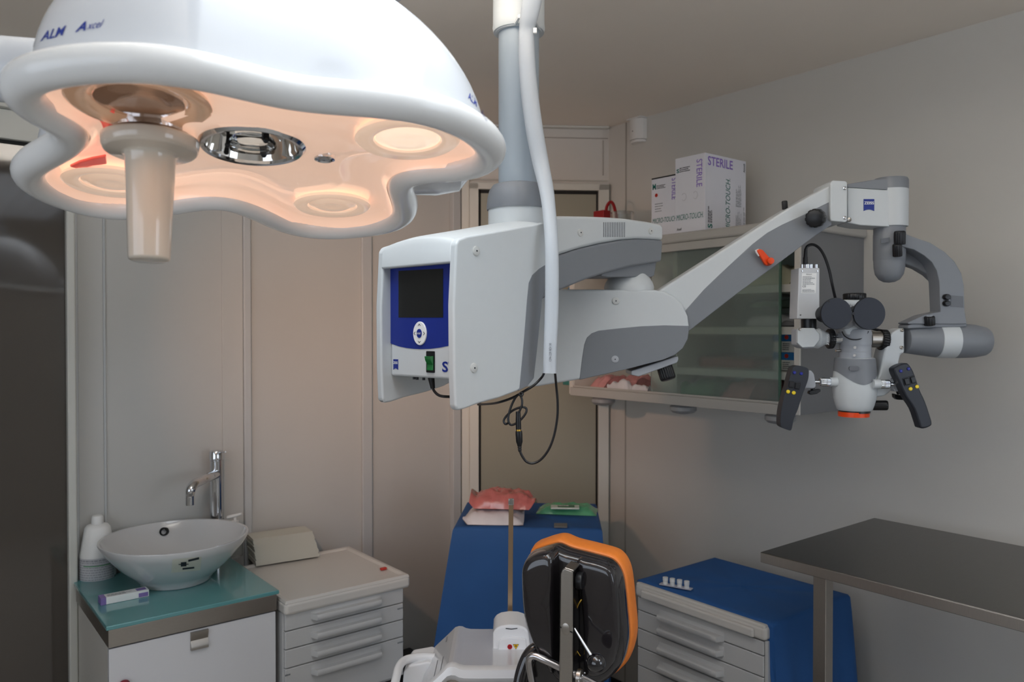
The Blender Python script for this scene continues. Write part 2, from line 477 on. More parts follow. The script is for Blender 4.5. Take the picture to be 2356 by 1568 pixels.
M_blueink = mat('blue_ink', (38, 60, 150), 0.4)

lamp = thing('surgical_lamp', LP(0, 0, 0.12), 'large white four-lobed surgical lamp, lit, hanging at upper left', 'lamp')
# rim
b = B(); RC = []
rings = []
for i in range(NL):
    p = RIM[i]; t = (RIM[(i+1) % NL]-RIM[i-1]).normalized(); nn = Vector((t.y, -t.x, 0))
    rings.append([LP(p.x+nn.x*0.0205*cos(a), p.y+nn.y*0.0205*cos(a), 0.0055+0.0190*sin(a)) for a in [2*pi*k/18 for k in range(18)]])
rings.append(rings[0]); loft(b, rings, caps=(False, False)); obj('rim', b, M_lrim, lamp, angle=60)
# dome
HD = 0.225
RAV = 0.25
def dome_ring(t):
    """t 0 at the rim, 1 at the crown"""
    h = 0.022 + HD*sin(t*pi/2)**1.0
    s = max(0.0, cos(t*pi/2))**0.74
    w = min(1.0, t*1.15)**1.5
    base = offset2(INN, 0.014)
    out = []
    for p in base:
        r = p.length; a = p/r
        rr = r*(1-w)+RAV*w
        out.append(LP(a.x*rr*s, a.y*rr*s, h))
    return out
b = B(); loft(b, [dome_ring(k/22) for k in range(22)]+[[LP(p.x/p.length*0.05, p.y/p.length*0.05, 0.022+HD*1.0) for p in INN]], caps=(False, True))
bmesh.ops.recalc_face_normals(b, faces=b.faces)
DOME = BVHTree.FromBMesh(b)
dome = obj('dome_shell', b, M_lwhite, lamp, angle=60)

# underside: a shallow dish that rises from the rim and swells again round the central lamp
CS = Vector((0.0212, -0.0681, 0))
b = B(); rings = []
prof = [(0.0, 0.0), (0.03, 0.010), (0.08, 0.014), (0.2, 0.015), (0.4, 0.013), (0.5, 0.0115), (0.53, 0.0095), (0.58, 0.0100), (0.63, 0.0065), (0.68, 0.0068), (0.74, 0.003), (0.79, 0.0038), (0.86, 0.000), (0.91, 0.0012), (0.96, -0.001), (1.0, 0.004)]
for f, h in prof:
    R = []
    for p in INN:
        q = p-CS; c = q.normalized()*0.058
        x = CS + q*(1-f) + c*f
        R.append(LP(x.x, x.y, h))
    rings.append(R)
loft(b, rings, caps=(False, False)); obj('lens_cover', b, M_lens, lamp, angle=60)

# the four lobe reflectors
def lobe(px, py, rx, m, m2, tilt=0.0, s=1.0):
    c = lamp_px(px, py, 0.012)
    b = B(); lathe(b, c, [(rx*0.62, -0.004), (rx, -0.0035), (rx*1.02, -0.008), (rx*0.94, -0.0115), (rx*0.66, -0.0085), (rx*0.62, -0.004)], LN, 48, caps=False)
    r = obj('lobe_reflector', b, m, lamp, angle=50)
    b = B(); lathe(b, c, [(rx*0.63, -0.006), (rx*0.5, -0.0075), (rx*0.42, -0.010), (rx*0.2, -0.0085), (0.002, -0.008)], LN, 40)
    obj('bulb_lens', b, m2, r, angle=50)
lobe(322, 222, 0.072, mat('amber_reflector', (196, 160, 132), 0.15, metal=0.4, coat=0.8, emit=(255, 200, 160), emit_s=L_LENS*0.35), M_dim)
lobe(258, 408, 0.062, M_refl, M_refl)
lobe(765, 462, 0.058, M_refl, M_refl)
lobe(938, 308, 0.064, M_refl, M_hot)
# central lamp: mirrored bowl, glass disc and three prongs
cs = lamp_px(581, 336, 0.0)
sp = obj('central_spotlight', lathe(B(), cs, [(0.001, 0.050), (0.03, 0.050), (0.058, 0.024), (0.0585, 0.001), (0.0560, 0.001), (0.0545, 0.006), (0.050, 0.022), (0.040, 0.036), (0.022, 0.045), (0.001, 0.047)], LN, 48), M_mirror, lamp, angle=40)
obj('trim_ring', lathe(B(), cs, [(0.0555, 0.001), (0.0555, -0.003), (0.060, -0.004), (0.064, 0.0), (0.060, 0.004), (0.0555, 0.001)], LN, 48, caps=False), M_chrome, sp)
obj('glass_disc', lathe(B(), cs, [(0.002, 0.002), (0.026, 0.001), (0.028, 0.004), (0.026, 0.008), (0.002, 0.007)], LN, 32), M_clear, sp)
b = B(); lathe(b, cs, [(0.002, 0.010), (0.018, 0.010), (0.021, 0.018), (0.021, 0.036), (0.002, 0.037)], LN, 24)
obj('bulb_capsule', b, mat('bulb_capsule', (225, 222, 218), 0.1, metal=0.7, emit=(255, 235, 215), emit_s=0.5), sp)
b = B()
for k in range(3):
    a = radians(200+120*k); e = L1*cos(a)+L2*sin(a); f = LN.cross(e)
    b = B(); obox(b, cs+e*0.0285+LN*0.019, e, f, LN, 0.004, 0.008, 0.040)
    ball(b, cs+e*0.029-LN*0.001, 0.0035, seg=10, rings=6)
    obj('prong', b, M_black, sp)
b = B(); c = lamp_px(747, 364, 0.001); lathe(b, c, [(0.002, 0.0), (0.008, -0.001), (0.010, -0.003), (0.013, -0.002), (0.014, 0.004)], LN, 28)
obj('indicator_window', b, M_chrome, lamp)
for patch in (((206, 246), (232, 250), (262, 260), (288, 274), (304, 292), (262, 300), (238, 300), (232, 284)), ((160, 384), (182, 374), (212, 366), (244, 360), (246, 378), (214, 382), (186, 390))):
    b = B(); prism(b, [lamp_px(x, y, 0.0045) for x, y in patch], LN*0.004); obj('red_glow_patch', b, M_red, lamp, bevel=0.0015)  # red glow on the lens, put in as self-lit patches
# sterile handle
hc = lamp_px(347, 318, -0.003)
ha = (LN*0.9 + Z3*0.4).normalized()
k = 0.84*(hc-Vector((0, 0, EYE))).length/F
hd = obj('handle', lathe(B(), hc, [(84*k, 3*k), (104*k, 0), (110*k, -3*k), (111*k, -7*k), (108*k, -26*k), (104*k, -34*k), (98*k, -37*k),
      (66*k, -40*k), (59*k, -44*k), (57*k, -52*k), (56*k, -74*k), (51*k, -184*k), (46.5*k, -292*k), (45*k, -297*k), (40*k, -300*k), (3*k, -300*k)], ha, 48), M_handle, lamp, angle=50,
      label='cream sterile handle with a wide collar')
obj('handle_socket', lathe(B(), hc, [(80*k, 0.022), (92*k, 0.014), (92*k, 0.004), (80*k, -0.001)], ha, 40), M_chrome, lamp)

# carrying arm: hub on the crown, arm to the ceiling, two yoke pivots
hub = LP(0, 0, 0.022+HD)
M_grey = mat('mid_grey_plastic', (128, 131, 136), 0.35)
top = hub+LN*0.07
obj('hub', lathe(B(), hub, [(0.058, -0.012), (0.06, 0.0), (0.055, 0.03), (0.04, 0.05), (0.04, 0.08)], LN, 32), M_grey, lamp)
mount = cw(-0.55, 1.05, 0)
ce = Vector((hub.x-0.12, hub.y-0.30, CEIL))
b = B(); tube(b, [hub+LN*0.06, hub+LN*0.12+Vector((-0.03, -0.05, 0)), ce-Z3*0.16, ce-Z3*0.02], 0.03, 16, 8); obj('support_arm', b, M_lwhite, lamp)
obj('ceiling_mount', lathe(B(), ce, [(0.11, -0.002), (0.11, -0.03), (0.07, -0.06), (0.03, -0.07)], Z3, 32), M_lwhite, lamp)
p0 = LP(-0.335, -0.045, 0.125); p1 = LP(-0.19, -0.03, 0.115)
ax = (p1-p0).normalized()
obj('yoke_pivot', lathe(B(), p0, [(0.03, -0.10), (0.055, -0.09), (0.062, -0.03), (0.046, 0.0), (0.041, 0.006), (0.041, 0.18)], ax, 28), M_lwhite, lamp)
p2 = LP(0.21, 0.165, 0.03); 
obj('yoke_pivot', lathe(B(), W(1000, 400, 1.18), [(0.003, -0.062), (0.03, -0.055), (0.055, -0.035), (0.062, 0.0), (0.055, 0.035), (0.003, 0.06)], cw(0.98, 0.15, 0.1), 28, sy=0.5, sx=1.0, ux=cw(0.15,-0.98,0)), M_lwhite, lamp)

# the printed maker's names on the shell
def on_dome(name, s, q, parent, m=None, **k):
    """q: lower-left, lower-right, upper-right, upper-left corners"""
    t = text_mesh(s, **k); eye = Vector((0, 0, EYE))
    bmesh.ops.triangulate(t, faces=t.faces)
    for v in t.verts:
        a, c = v.co.x, v.co.y
        x = (q[0][0]*(1-a)+q[1][0]*a)*(1-c)+(q[3][0]*(1-a)+q[2][0]*a)*c
        y = (q[0][1]*(1-a)+q[1][1]*a)*(1-c)+(q[3][1]*(1-a)+q[2][1]*a)*c
        d = (W(x, y, 1)-eye).normalized(); h = DOME.ray_cast(eye, d)
        if h[0] is None: v.co = eye+d*0.8; continue
        v.co = h[0]-d*0.0012
    return obj(name, t, m or M_blueink, parent, smooth=False)
on_dome('lettering', 'ALM', ((92, 95), (146, 80), (152, 58), (98, 73)), dome, shear=0.15, bold=0.015)
on_dome('lettering', 'A', ((172, 74), (196, 70), (200, 48), (176, 54)), dome, shear=0.35, bold=0.02)
on_dome('lettering', 'xcel', ((199, 68), (234, 62), (240, 44), (204, 50)), dome, shear=0.3)
on_dome('lettering', 'ALM', ((1077, 226), (1097, 246), (1098, 232), (1078, 210)), dome, bold=0.015)
on_dome('lettering', 'Axcel', ((1107, 262), (1121, 282), (1121, 274), (1108, 247)), dome, shear=0.3)

# its light: warm bulbs under the lens, plus an added spill light beyond the rim
def warm_light(px, py, energy, aim, size=0.07, spread=150):
    ld = bpy.data.lights.new('bulb_and_spill', 'AREA'); ld.shape = 'DISK'; ld.size = size
    ld.energy = energy; ld.color = (1.0, 0.58, 0.36); ld.spread = radians(spread)
    lo = bpy.data.objects.new('bulb_and_spill', ld); COL.objects.link(lo)
    lo.location = lamp_px(px, py, -0.006) if spread > 100 else W(px, py, 1.24); lo.rotation_euler = (-aim).normalized().to_track_quat('Z', 'Y').to_euler()
warm_light(322, 222, 0.10, -LN)
warm_light(938, 308, 0.20, -LN)
warm_light(765, 462, 0.25, -LN)
warm_light(262, 508, 1.9, W(990, 800, 3.1)-W(262, 508, 1.24), spread=66)  # added outside the far rim to throw warm light on the back wall
# ================================================================ SURGICAL MICROSCOPE ON ITS CEILING COLUMN
M_zw = mat('equipment_white', (198, 202, 203), 0.42, noise=0.015, scale=60, bump=0.00005)
M_zg = mat('equipment_grey', (124, 127, 132), 0.45, noise=0.015, scale=60)
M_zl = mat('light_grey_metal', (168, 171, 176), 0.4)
M_blue = mat('panel_blue', (24, 44, 130), 0.3)
M_screen = mat('dark_screen', (26, 27, 26), 0.25)
M_ink = mat('dark_ink', (40, 42, 48), 0.5)
M_white = mat('plain_white', (232, 232, 230), 0.4)
M_green = mat('green_rocker', (16, 110, 48), 0.12, coat=0.8)
M_steel = mat('brushed_steel', (170, 164, 156), 0.32, metal=1.0, noise=0.06, scale=60, stretch=(1, 1, 12))
M_rubber = mat('black_rubber', (27, 29, 34), 0.5)
M_dk = mat('handgrip_charcoal', (38, 41, 48), 0.42)
M_orange = mat('orange_plastic', (225, 70, 12), 0.4)
M_yel = mat('yellow_button', (235, 205, 40), 0.35)
M_bbtn = mat('blue_button', (36, 44, 140), 0.3)
M_cap = mat('screw_cover', (196, 197, 194), 0.35)

DC = 1.73                                   # distance of the column
colp = W(1193.5, 760, DC); colp.z = 0
sc = DC/F
def zcol(y): return W(1193.5, y, DC).z
scope = thing('surgical_microscope', Vector((colp.x, colp.y, zcol(700))), 'grey and white surgical microscope hanging from a ceiling column with jointed arms', 'microscope')
cap = lambda y: colp + Z3*zcol(y)
obj('column_sleeve', lathe(B(), colp, [(50*sc, zcol(78)), (58*sc, zcol(76)), (60*sc, zcol(66)), (59*sc, zcol(58)), (59*sc, CEIL-0.03), (75*sc, CEIL-0.02), (75*sc, CEIL-0.001)], Z3, 48), M_zw, scope)
obj('column', lathe(B(), colp, [(46.5*sc, zcol(440)), (46.5*sc, zcol(62))], Z3, 48), mat('column_blue_grey', (160, 170, 178), 0.35), scope)
obj('column_collar', lathe(B(), colp, [(66*sc, zcol(483)), (73*sc, zcol(484)), (74*sc, zcol(478)), (72*sc, zcol(456)), (68*sc, zcol(440)), (60*sc, zcol(428)), (48*sc, zcol(424)), (44*sc, zcol(424))], Z3, 48), M_zg, scope)
obj('column_base', lathe(B(), colp, [(70*sc, zcol(560)), (70*sc, zcol(480)), (60*sc, zcol(478))], Z3, 48), M_zw, scope)

# ---------------- control housing: hood with two cheeks round a display console
HF = cw(-0.180, 1.520); HA = cw(0.684, 0.730).normalized(); HR = cw(0.730, -0.684).normalized()
HW = 0.117
RP = HF+HR*HW                               # right cheek, outer plane
def rp(x, y, off=0.0): return onplane(x, y, RP+HR*off, HR)
LPn = HF-HR*HW
# cheek profile, taken on the right cheek then mirrored to the left
prof = [(1050, 560), (1056, 549), (1074, 543), (1160, 528), (1252, 511), (1258, 560), (1258, 640), (1246, 690), (1238, 780), (1228, 868),
        (1214, 886), (1190, 900), (1150, 915), (1100, 929), (1068, 941), (1054, 944), (1048, 936), (1045, 860), (1044, 700)]
CH = [rp(x, y) for x, y in prof]
b = B(); prism(b, CH, -HR*0.018)
prism(b, [p-HR*(2*HW-0.018) for p in CH], -HR*0.018)
def ha(p): return (p-RP).dot(HA)
# hood between the cheeks, gently crowned across
tl = [rp(x, y) for x, y in ((1050, 560), (1056, 549), (1074, 543), (1160, 528), (1252, 511))]
low = [rp(1256, 600), rp(1150, 603), rp(1090, 604), rp(1047, 604)]
secs = []
for k in range(13):
    q = k/12; off = -HR*(0.012+(2*HW-0.024)*q); up_c = 0.0115*(1-(2*q-1)**2)
    secs.append([p+off+Z3*(up_c*(1 if m else 0.6)) for m, p in enumerate(tl)]+[p+off for p in low])
loft(b, secs)
house = obj('control_housing', b, M_zw, scope, bevel=0.008, seg=3)
# grey rear piece of the cheek
gp = [(1258, 606), (1240, 617), (1224, 632), (1216, 650), (1212, 690), (1205, 780), (1194, 899), (1214, 888), (1229, 870), (1239, 780), (1248, 690), (1259, 640)]
obj('grey_side_panel', prism(B(), [rp(x, y, 0.0005) for x, y in gp], -HR*0.03), M_zg, house, bevel=0.002)
# seam down the hood front
PP = HF+HA*0.008                            # console face plane
def fp(x, y, off=0.0): return onplane(x, y, PP-HA*off, HA)
def ff(x, y, off=0.0): return onplane(x, y, HF-HA*off, HA)
a = ff(960, 560, 0.0010); c = ff(959, 603, 0.0010)
obj('seam', prism(B(), [a, a+HR*0.0012, c+HR*0.0012, c], HA*0.004), M_zg, house, smooth=False)
# screw covers
def screw_cover(p, n, r, parent, m=None):
    o = obj('screw_cover', lathe(B(), p, [(r*1.15, -0.001), (r*1.15, 0.0004), (r*1.02, 0.0006), (r, 0.002), (r*0.6, 0.0028), (0.0003, 0.0028)], n, 24), m or M_cap, parent, angle=25)
    obj('screw_hole', lathe(B(), p+n*0.0028, [(0.0002, 0.0005), (r*0.2, 0.0005), (r*0.2, -0.0005)], n, 12), M_ink, parent)
    return o
for q in ((1095, 577), (1090, 846)): screw_cover(rp(*q), HR, 0.0085, house)
# console
cl = fp(882, 700); rx = HW*2-0.055
pl, pr_ = fp(888, 700), fp(1046, 700)
zt_, zb_ = fp(968, 600).z, fp(968, 868).z
wid = (HF-HR*(HW-0.027)-Vector((0, 0, 0)))
cc = HF + HA*0.008
b = B()
A0 = cc-HR*(HW-0.0178); A1 = cc+HR*(HW-0.0178)
for P in (A0, A1): P.z = 0
q = [Vector((A0.x, A0.y, zb_)), Vector((A1.x, A1.y, zb_)), Vector((A1.x, A1.y, zt_+0.004)), Vector((A0.x, A0.y, zt_+0.004))]
prism(b, q, HA*0.09)
con = obj('display_console', b, M_zw, scope, bevel=0.005, seg=3)
LX = HR; UP = Z3
def face_poly(pts, off, name, m, parent, t=0.0006, **k):
    return obj(name, prism(B(), [fp(x, y, off) for x, y in pts], HA*(t)), m, parent, smooth=False, **k)
arc = [(892.5, 786), (902, 791), (918, 796.5), (935, 800), (952, 802), (970, 802.8), (990, 802), (1010, 799.5), (1030, 795.5), (1047, 790)]
blue = face_poly([(1049, 602), (892.5, 614)]+arc, 0.0007, 'blue_fascia', M_blue, con)
b = B(); sx = [fp(918, 623), fp(1020.5, 617.5), fp(1020.5, 730), fp(918, 730)]
sx = [p-HA*0.0013 for p in sx]
obj('display_screen', prism(B(), sx, HA*0.0005), M_screen, con, smooth=False)
kc = fp(967, 766.5, 0.001)
kp = obj('keypad', lathe(B(), kc, [(0.0198, 0), (0.0198, 0.0012), (0.0188, 0.0024), (0.0003, 0.0024)], -HA, 40, ux=UP, sx=1.17, sy=1.0), M_white, con, angle=30)
obj('keypad', lathe(B(), kc-HA*0.0024, [(0.0076, 0), (0.0074, 0.001), (0.0003, 0.0013)], -HA, 28, ux=UP, sx=1.17), M_blue, con, label='blue round enter key')
lettering('lettering', 'enter', kc-HA*0.0037-HR*0.0062-UP*0.002, HR, UP, 0.0124, 0.0042, M_white, con, lift=0.0004)
b = B()
for ang in (0, 90, 180, 270):
    d = HR*cos(radians(ang))+UP*(1.18*sin(radians(ang))); e = HR*-sin(radians(ang))+UP*cos(radians(ang)); tip = kc+d*0.0155-HA*0.0026
    d = d.normalized()
    for s in (-1, 1):
        a1 = tip-d*0.0032+e*(0.0034*s); w = d*0.0007
        prism(b, [tip-w, tip+w, a1+w, a1-w], -HA*0.0003)
obj('key_arrows', b, M_ink, con, smooth=False)
# power rocker
sw = obj('power_switch', plate(B(), fp(991.5, 832), HR, UP, 0.0238, 0.0415, 0.002, 0.002), M_black, con)
r0 = fp(991, 834, 0.002)
b = B(); w = 0.0085
pr2 = [(0.0, 0.013), (0.009, 0.0125), (0.0075, 0.005), (0.002, -0.004), (0.0035, -0.0145), (0, -0.0145)]
prism(b, [r0-HR*w-HA*(x)+UP*y for x, y in pr2], HR*(2*w))
obj('rocker', b, M_green, con, bevel=0.0007)
# emblem and model name
def emblem(name, c, ex, ey, w, h, parent, lift=0.0008):
    nrm = ex.cross(ey).normalized()
    P = [(-w/2, h/2), (-w/2, -h/2)]+[(-w/2+w*k/8, -h/2+h*0.13*sin(pi*k/8)) for k in range(1, 8)]+[(w/2, -h/2), (w/2, h/2)]
    o = obj(name, prism(B(), [c+ex*x+ey*y+nrm*lift for x, y in P], -nrm*0.0006), M_blue, parent, smooth=False, label='blue badge reading ZEISS')
    lettering('lettering', 'ZEISS', c-ex*(w*0.46)+ey*(h*0.05), ex, ey, w*0.92, h*0.24, M_white, parent, lift=lift+0.0004, bold=0.02)
    return o
emblem('emblem', fp(911, 838), HR, UP, 0.0150, 0.0212, con)
p = fp(1018, 855.5); lettering('lettering', 'S7', p, HR, UP, 0.036, 0.0205, M_blue, con, bold=0.025)
# sockets and the mains lead under the console
b = B()
for x, y in ((953, 870), (960, 871), (975, 872)): obj('socket', cyl(B(), fp(x, y-4, -0.03), fp(x, y+2, -0.03), 0.003, seg=10), M_ink, con)
P = lambda x, y, d: W(x, y, d)
ld = B(); cyl(ld, P(992, 868, 1.53), P(996, 893, 1.53), 0.0068, 0.0045, 16)
tube(ld, [P(995, 888, 1.53), P(999, 899, 1.53), P(1010, 909, 1.525), P(1028, 912, 1.52), P(1060, 911, 1.55), P(1110, 905, 1.6)], 0.0028, 8, 6)
obj('mains_lead', ld, M_black, house)

# ---------------- swivel arm from the column to the elbow joint
DJ = 1.95
jp = W(1447, 760, DJ); jp.z = 0
AD = (jp-colp); AD.z = 0; AD.normalize(); AN = Vector((AD.y, -AD.x, 0))      # along / towards the viewer
if AN.dot(-colp) < 0: AN = -AN
AP = colp+AN*0.058
def ap(x, y, off=0.0): return onplane(x, y, AP+AN*off, AN)
aw = [(1225, 503), (1255, 498), (1290, 496), (1350, 497), (1400, 499), (1440, 502), (1490, 509), (1520, 515), (1527, 520), (1527, 552), (1500, 550), (1465, 549), (1430, 551.5), (1380, 560), (1330, 572), (1290, 585), (1225, 609)]
arm = obj('swivel_arm', prism(B(), [ap(x, y) for x, y in aw], -AN*0.116), M_zw, scope, bevel=0.008, seg=3)
ag = aw[9:][::-1]
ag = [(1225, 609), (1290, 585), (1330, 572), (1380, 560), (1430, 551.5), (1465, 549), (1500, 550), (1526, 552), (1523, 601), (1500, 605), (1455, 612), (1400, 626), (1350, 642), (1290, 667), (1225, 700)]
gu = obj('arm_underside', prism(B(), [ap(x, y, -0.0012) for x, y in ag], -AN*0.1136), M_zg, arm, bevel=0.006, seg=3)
obj('elbow_socket', prism(B(), [ap(x, y, -0.012) for x, y in ((1384, 628), (1460, 606), (1512, 598), (1506, 634), (1500, 637), (1400, 637), (1384, 634))], -AN*0.092), M_zg, arm, bevel=0.004)
b = B()
for k in range(13):
    x = 1389+k*4.0
    obox(b, (ap(x, 511, 0.0003)+ap(x, 545, 0.0003))/2, AD, AN, Z3, 0.0018, 0.001, (ap(x, 511)-ap(x, 545)).length)
obj('vent_slots', b, mat('vent_grey', (112, 115, 118), 0.5), arm, smooth=False)
for q in ((1335, 535), (1497, 531)): screw_cover(ap(*q), AN, 0.0078, arm)

# ---------------- everything beyond the elbow hangs in one plane
FX = cw(1, 0); FY = cw(0, 1)                 # right / away
s = DJ/F
def flat(name, pts, near, thick, m, parent, bevel=0.003, smooth_n=0, seg=2, **k):
    """outline seen in the photo, placed at distance DJ+near and thick metres deep"""
    d = DJ+near
    if smooth_n: pts = [(p.x, p.y) for p in spline([(x, y, 0) for x, y in pts], smooth_n, True)]
    return obj(name, prism(B(), pxs(pts, d), FY*thick), m, parent, bevel=bevel, seg=seg, **k)
jc = lambda y: W(1447, y, DJ)
obj('elbow_joint', lathe(B(), jc(760)*1.0-Z3*jc(760).z, [(56*s, jc(672).z), (57*s, jc(660).z), (54*s, jc(650).z), (48*s, jc(641).z), (44*s, jc(634).z), (40*s, jc(626).z)], Z3, 40), M_zw, scope)
so = [(1150, 664), (1505, 666), (1530, 670), (1553, 682), (1572, 702), (1583, 727), (1586, 750), (1582, 778), (1570, 800), (1552, 815), (1525, 826), (1440, 848), (1335, 872), (1240, 888), (1150, 892)]
sup = flat('support_arm', so, -0.06, 0.12, M_zw, scope, 0.006, seg=3)
sg = [(1586, 749), (1527, 747.5), (1472, 750), (1420, 755), (1377, 760), (1361, 766), (1350, 776), (1344, 792), (1339, 824), (1333, 873.5), (1440, 849.5), (1525, 827.5), (1553, 816), (1571, 801), (1583, 779)]
d_ = DJ-0.0612
obj('grey_side_panel', prism(B(), pxs(sg, d_), FY*0.1225), M_zg, sup, bevel=0.002)
for q in ((1417, 692), (1415, 826)): screw_cover(W(q[0], q[1], DJ-0.0612), -FY, 0.0078, sup, M_cap if q[1] < 700 else M_zl)
flat('under_plate', [(1452, 853), (1560, 818), (1562, 826), (1558, 834), (1470, 866), (1452, 862)], -0.045, 0.09, M_zl, sup)
k0 = W(1527, 838, DJ-0.02); k1 = W(1538, 873, DJ-0.03)
def knob(name, p0, p1, r, m, parent, ribs=18, depth=0.08, label=None):
    p0, p1 = Vector(p0), Vector(p1); u, v, a = axes(p1-p0); L = (p1-p0).length; b = B(); n = ribs*4
    def ring(rr, h): return [p0+a*h+(u*cos(2*pi*j/n)+v*sin(2*pi*j/n))*(rr*(1-depth*(j % 4 in (0,)))) for j in range(n)]
    loft(b, [ring(r*0.96, 0), ring(r, L*0.06), ring(r, L*0.86), ring(r*0.93, L*0.96), ring(r*0.8, L)])
    return obj(name, b, m, parent, angle=50, label=label)
knob('brake_knob', k0, k1, 18*s, M_black, sup)

# spring arm
sa = [(1455, 705), (1525, 662), (1650, 583), (1800, 486.5), (1875, 443), (1914, 423), (1914, 516), (1880, 538), (1800, 598), (1700, 671), (1592, 755), (1540, 790)]
spr = flat('spring_arm', sa, -0.045, 0.09, M_zw, scope, 0.006, seg=3)
sgr = [(1560, 735), (1579, 711), (1620, 665), (1650, 636), (1679, 609), (1731, 561), (1765, 535), (1800, 516), (1850, 493), (1914, 461), (1914, 517), (1880, 539), (1800, 599), (1700, 672), (1592, 756), (1560, 778)]
obj('grey_side_panel', prism(B(), pxs(sgr, DJ-0.0462), FY*0.0924), M_zg, spr, bevel=0.002)
knob('brake_knob', W(1879, 501, DJ-0.046), W(1874, 502, DJ-0.082), 21*s, M_black, spr, 12)
knob('stop_knob', W(1806, 481, DJ-0.01), W(1805, 462, DJ-0.01), 6.5*s, M_black, spr, 10)
lv = obj('lock_lever', prism(B(), pxs([(1744, 580), (1742, 575), (1748, 572), (1756, 575), (1775, 597), (1773, 606), (1764, 610), (1758, 604)], DJ-0.066), FY*0.010), M_orange, spr, bevel=0.002)
obj('lever_boss', lathe(B(), W(1765, 602, DJ-0.046), [(9.5*s, 0), (9.5*s, 0.012), (8*s, 0.016), (7*s, 0.030), (0.001, 0.031)], -FY, 20), M_orange, spr)
obj('lever_tip', prism(B(), pxs([(1740, 581), (1738, 575), (1745, 572), (1752, 585), (1746, 589)], DJ-0.062), FY*0.006), M_white, spr)
# end block and coupling
eb = flat('end_block', [(1911, 419), (1916, 414), (1946, 416), (1950, 420), (1950, 508), (1946, 511), (1912, 508), (1910, 503)], -0.055, 0.11, M_zw, scope, 0.003)
for y in (433, 501): obj('screw', lathe(B(), W(1943, y, DJ-0.055), [(4*s, 0), (4*s, 0.002), (2.4*s, 0.003), (0.0005, 0.002)], -FY, 14), M_chrome, eb)
knob('screw', W(1954, 505, DJ-0.045), W(1954, 505, DJ-0.056), 5*s, M_steel, eb, 8)
cp = obj('coupling', prism(B(), pxs([(1950, 431), (2047, 437), (2047, 521.5), (1980, 518), (1950, 512)], DJ-0.034), FY*0.068), M_zw, scope, bevel=0.003)
obj('coupling_top', prism(B(), pxs([(1950, 431), (1950, 423), (2010, 413), (2047, 411), (2047, 437)], DJ-0.033), FY*0.066), M_zg, cp, bevel=0.002)
cc_ = W(2047, 760, DJ); cc_.z = 0; zz = lambda y: W(2047, y, DJ).z
obj('coupling_barrel', lathe(B(), cc_, [(37*s, zz(522)), (37.5*s, zz(519)), (37.5*s, zz(437))], Z3, 40), M_zw, cp)
obj('coupling_cap', lathe(B(), cc_, [(37.6*s, zz(437)), (37.6*s, zz(416)), (35*s, zz(411)), (0.001, zz(410))], Z3, 40), M_zg, cp)
emblem('emblem', W(1999, 471.5, DJ-0.0343), FX, Z3, 24*s, 27*s, cp)
c2 = W(2045, 760, DJ); c2.z = 0
sc_ = obj('suspension_barrel', lathe(B(), c2, [(0.001, zz(650)), (12*s, zz(648.5)), (22*s, zz(643)), (30*s, zz(631)), (33*s, zz(615)), (33.6*s, zz(600)), (34*s, zz(598)), (34.5*s, zz(597)), (34.8*s, zz(540)), (34.2*s, zz(538)), (34.2*s, zz(522))], Z3, 40), M_zg, scope)
obj('rating_plate', prism(B(), pxs([(2027, 549), (2047, 546), (2047, 556), (2027, 559)], DJ-0.0385), FY*0.002), mat('plate_grey', (98, 100, 104), 0.4), sc_)
knob('tension_knob', W(2070, 562, DJ-0.045), W(2070, 531, DJ-0.05), 12*s, M_black, sc_, 14)
knob('tension_knob', W(2065, 589, DJ-0.045), W(2064, 561, DJ-0.052), 10*s, M_black, sc_, 14)
# curved bracket: front plate, deeper rear flange
br = [(2072, 534), (2084, 538), (2106, 546), (2141, 558), (2174, 579), (2197, 602), (2212, 628), (2218, 655), (2220, 717), (2225, 745), (2090, 745), (2088, 742), (2127, 724), (2164, 716), (2163, 693), (2161, 648), (2155, 622), (2144, 603), (2127, 588), (2103, 574), (2072, 566)]
cb = flat('curved_bracket', br, -0.035, 0.05, M_zg, scope, 0.004)
rf = [(2072, 540), (2110, 552), (2150, 572), (2180, 600), (2195, 640), (2198, 700), (2163, 700), (2161, 668), (2152, 648), (2135, 632), (2110, 617), (2072, 603)]
flat('rear_flange', rf, 0.012, 0.03, M_zg, cb, 0.004)
obj('rating_plate', prism(B(), pxs([(2188, 679), (2216, 681), (2217, 707), (2188, 705)], DJ-0.0358), FY*0.002), mat('plate_grey', (98, 100, 104), 0.4), cb)
for y in (683, 697.5): obj('button', lathe(B(), W(2176.5, y, DJ-0.035), [(8.5*s, 0), (8.5*s, 0.005), (6*s, 0.009), (0.001, 0.0095)], -FY, 20, ux=FX, sy=0.8), M_black, cb)
# tilt motor barrel
m0 = W(2082, 781, DJ); MX = (W(2271, 785, DJ)-m0).normalized()
def along(x): return (x-2082)*s
obj('tilt_drive', lathe(B(), m0, [(30*s, 0), (31*s, along(2083)), (35*s, along(2115)), (38*s, along(2140)), (39*s, along(2152))], MX, 40), M_zg, scope)
td = obj('tilt_drive', lathe(B(), m0, [(39*s, along(2152)), (40*s, along(2153)), (40.5*s, along(2172)), (40.5*s, along(2193))], MX, 40), M_zw, scope, label='white ring round the barrel')
td = obj('tilt_drive', lathe(B(), m0, [(40*s, along(2193)), (40*s, along(2205)), (38*s, along(2240)), (33*s, along(2264)), (29*s, along(2270)), (0.001, along(2271))], MX, 40), M_zg, scope)
obj('tilt_drive', prism(B(), pxs([(2088, 748), (2127, 726), (2164, 718), (2222, 718), (2226, 752), (2088, 756)], DJ-0.03), FY*0.05), M_zg, scope, bevel=0.004)
tk = knob('tilt_knob', W(2139, 748, DJ-0.035), W(2138, 727, DJ-0.038), 11.5*s, M_black, scope, 12)
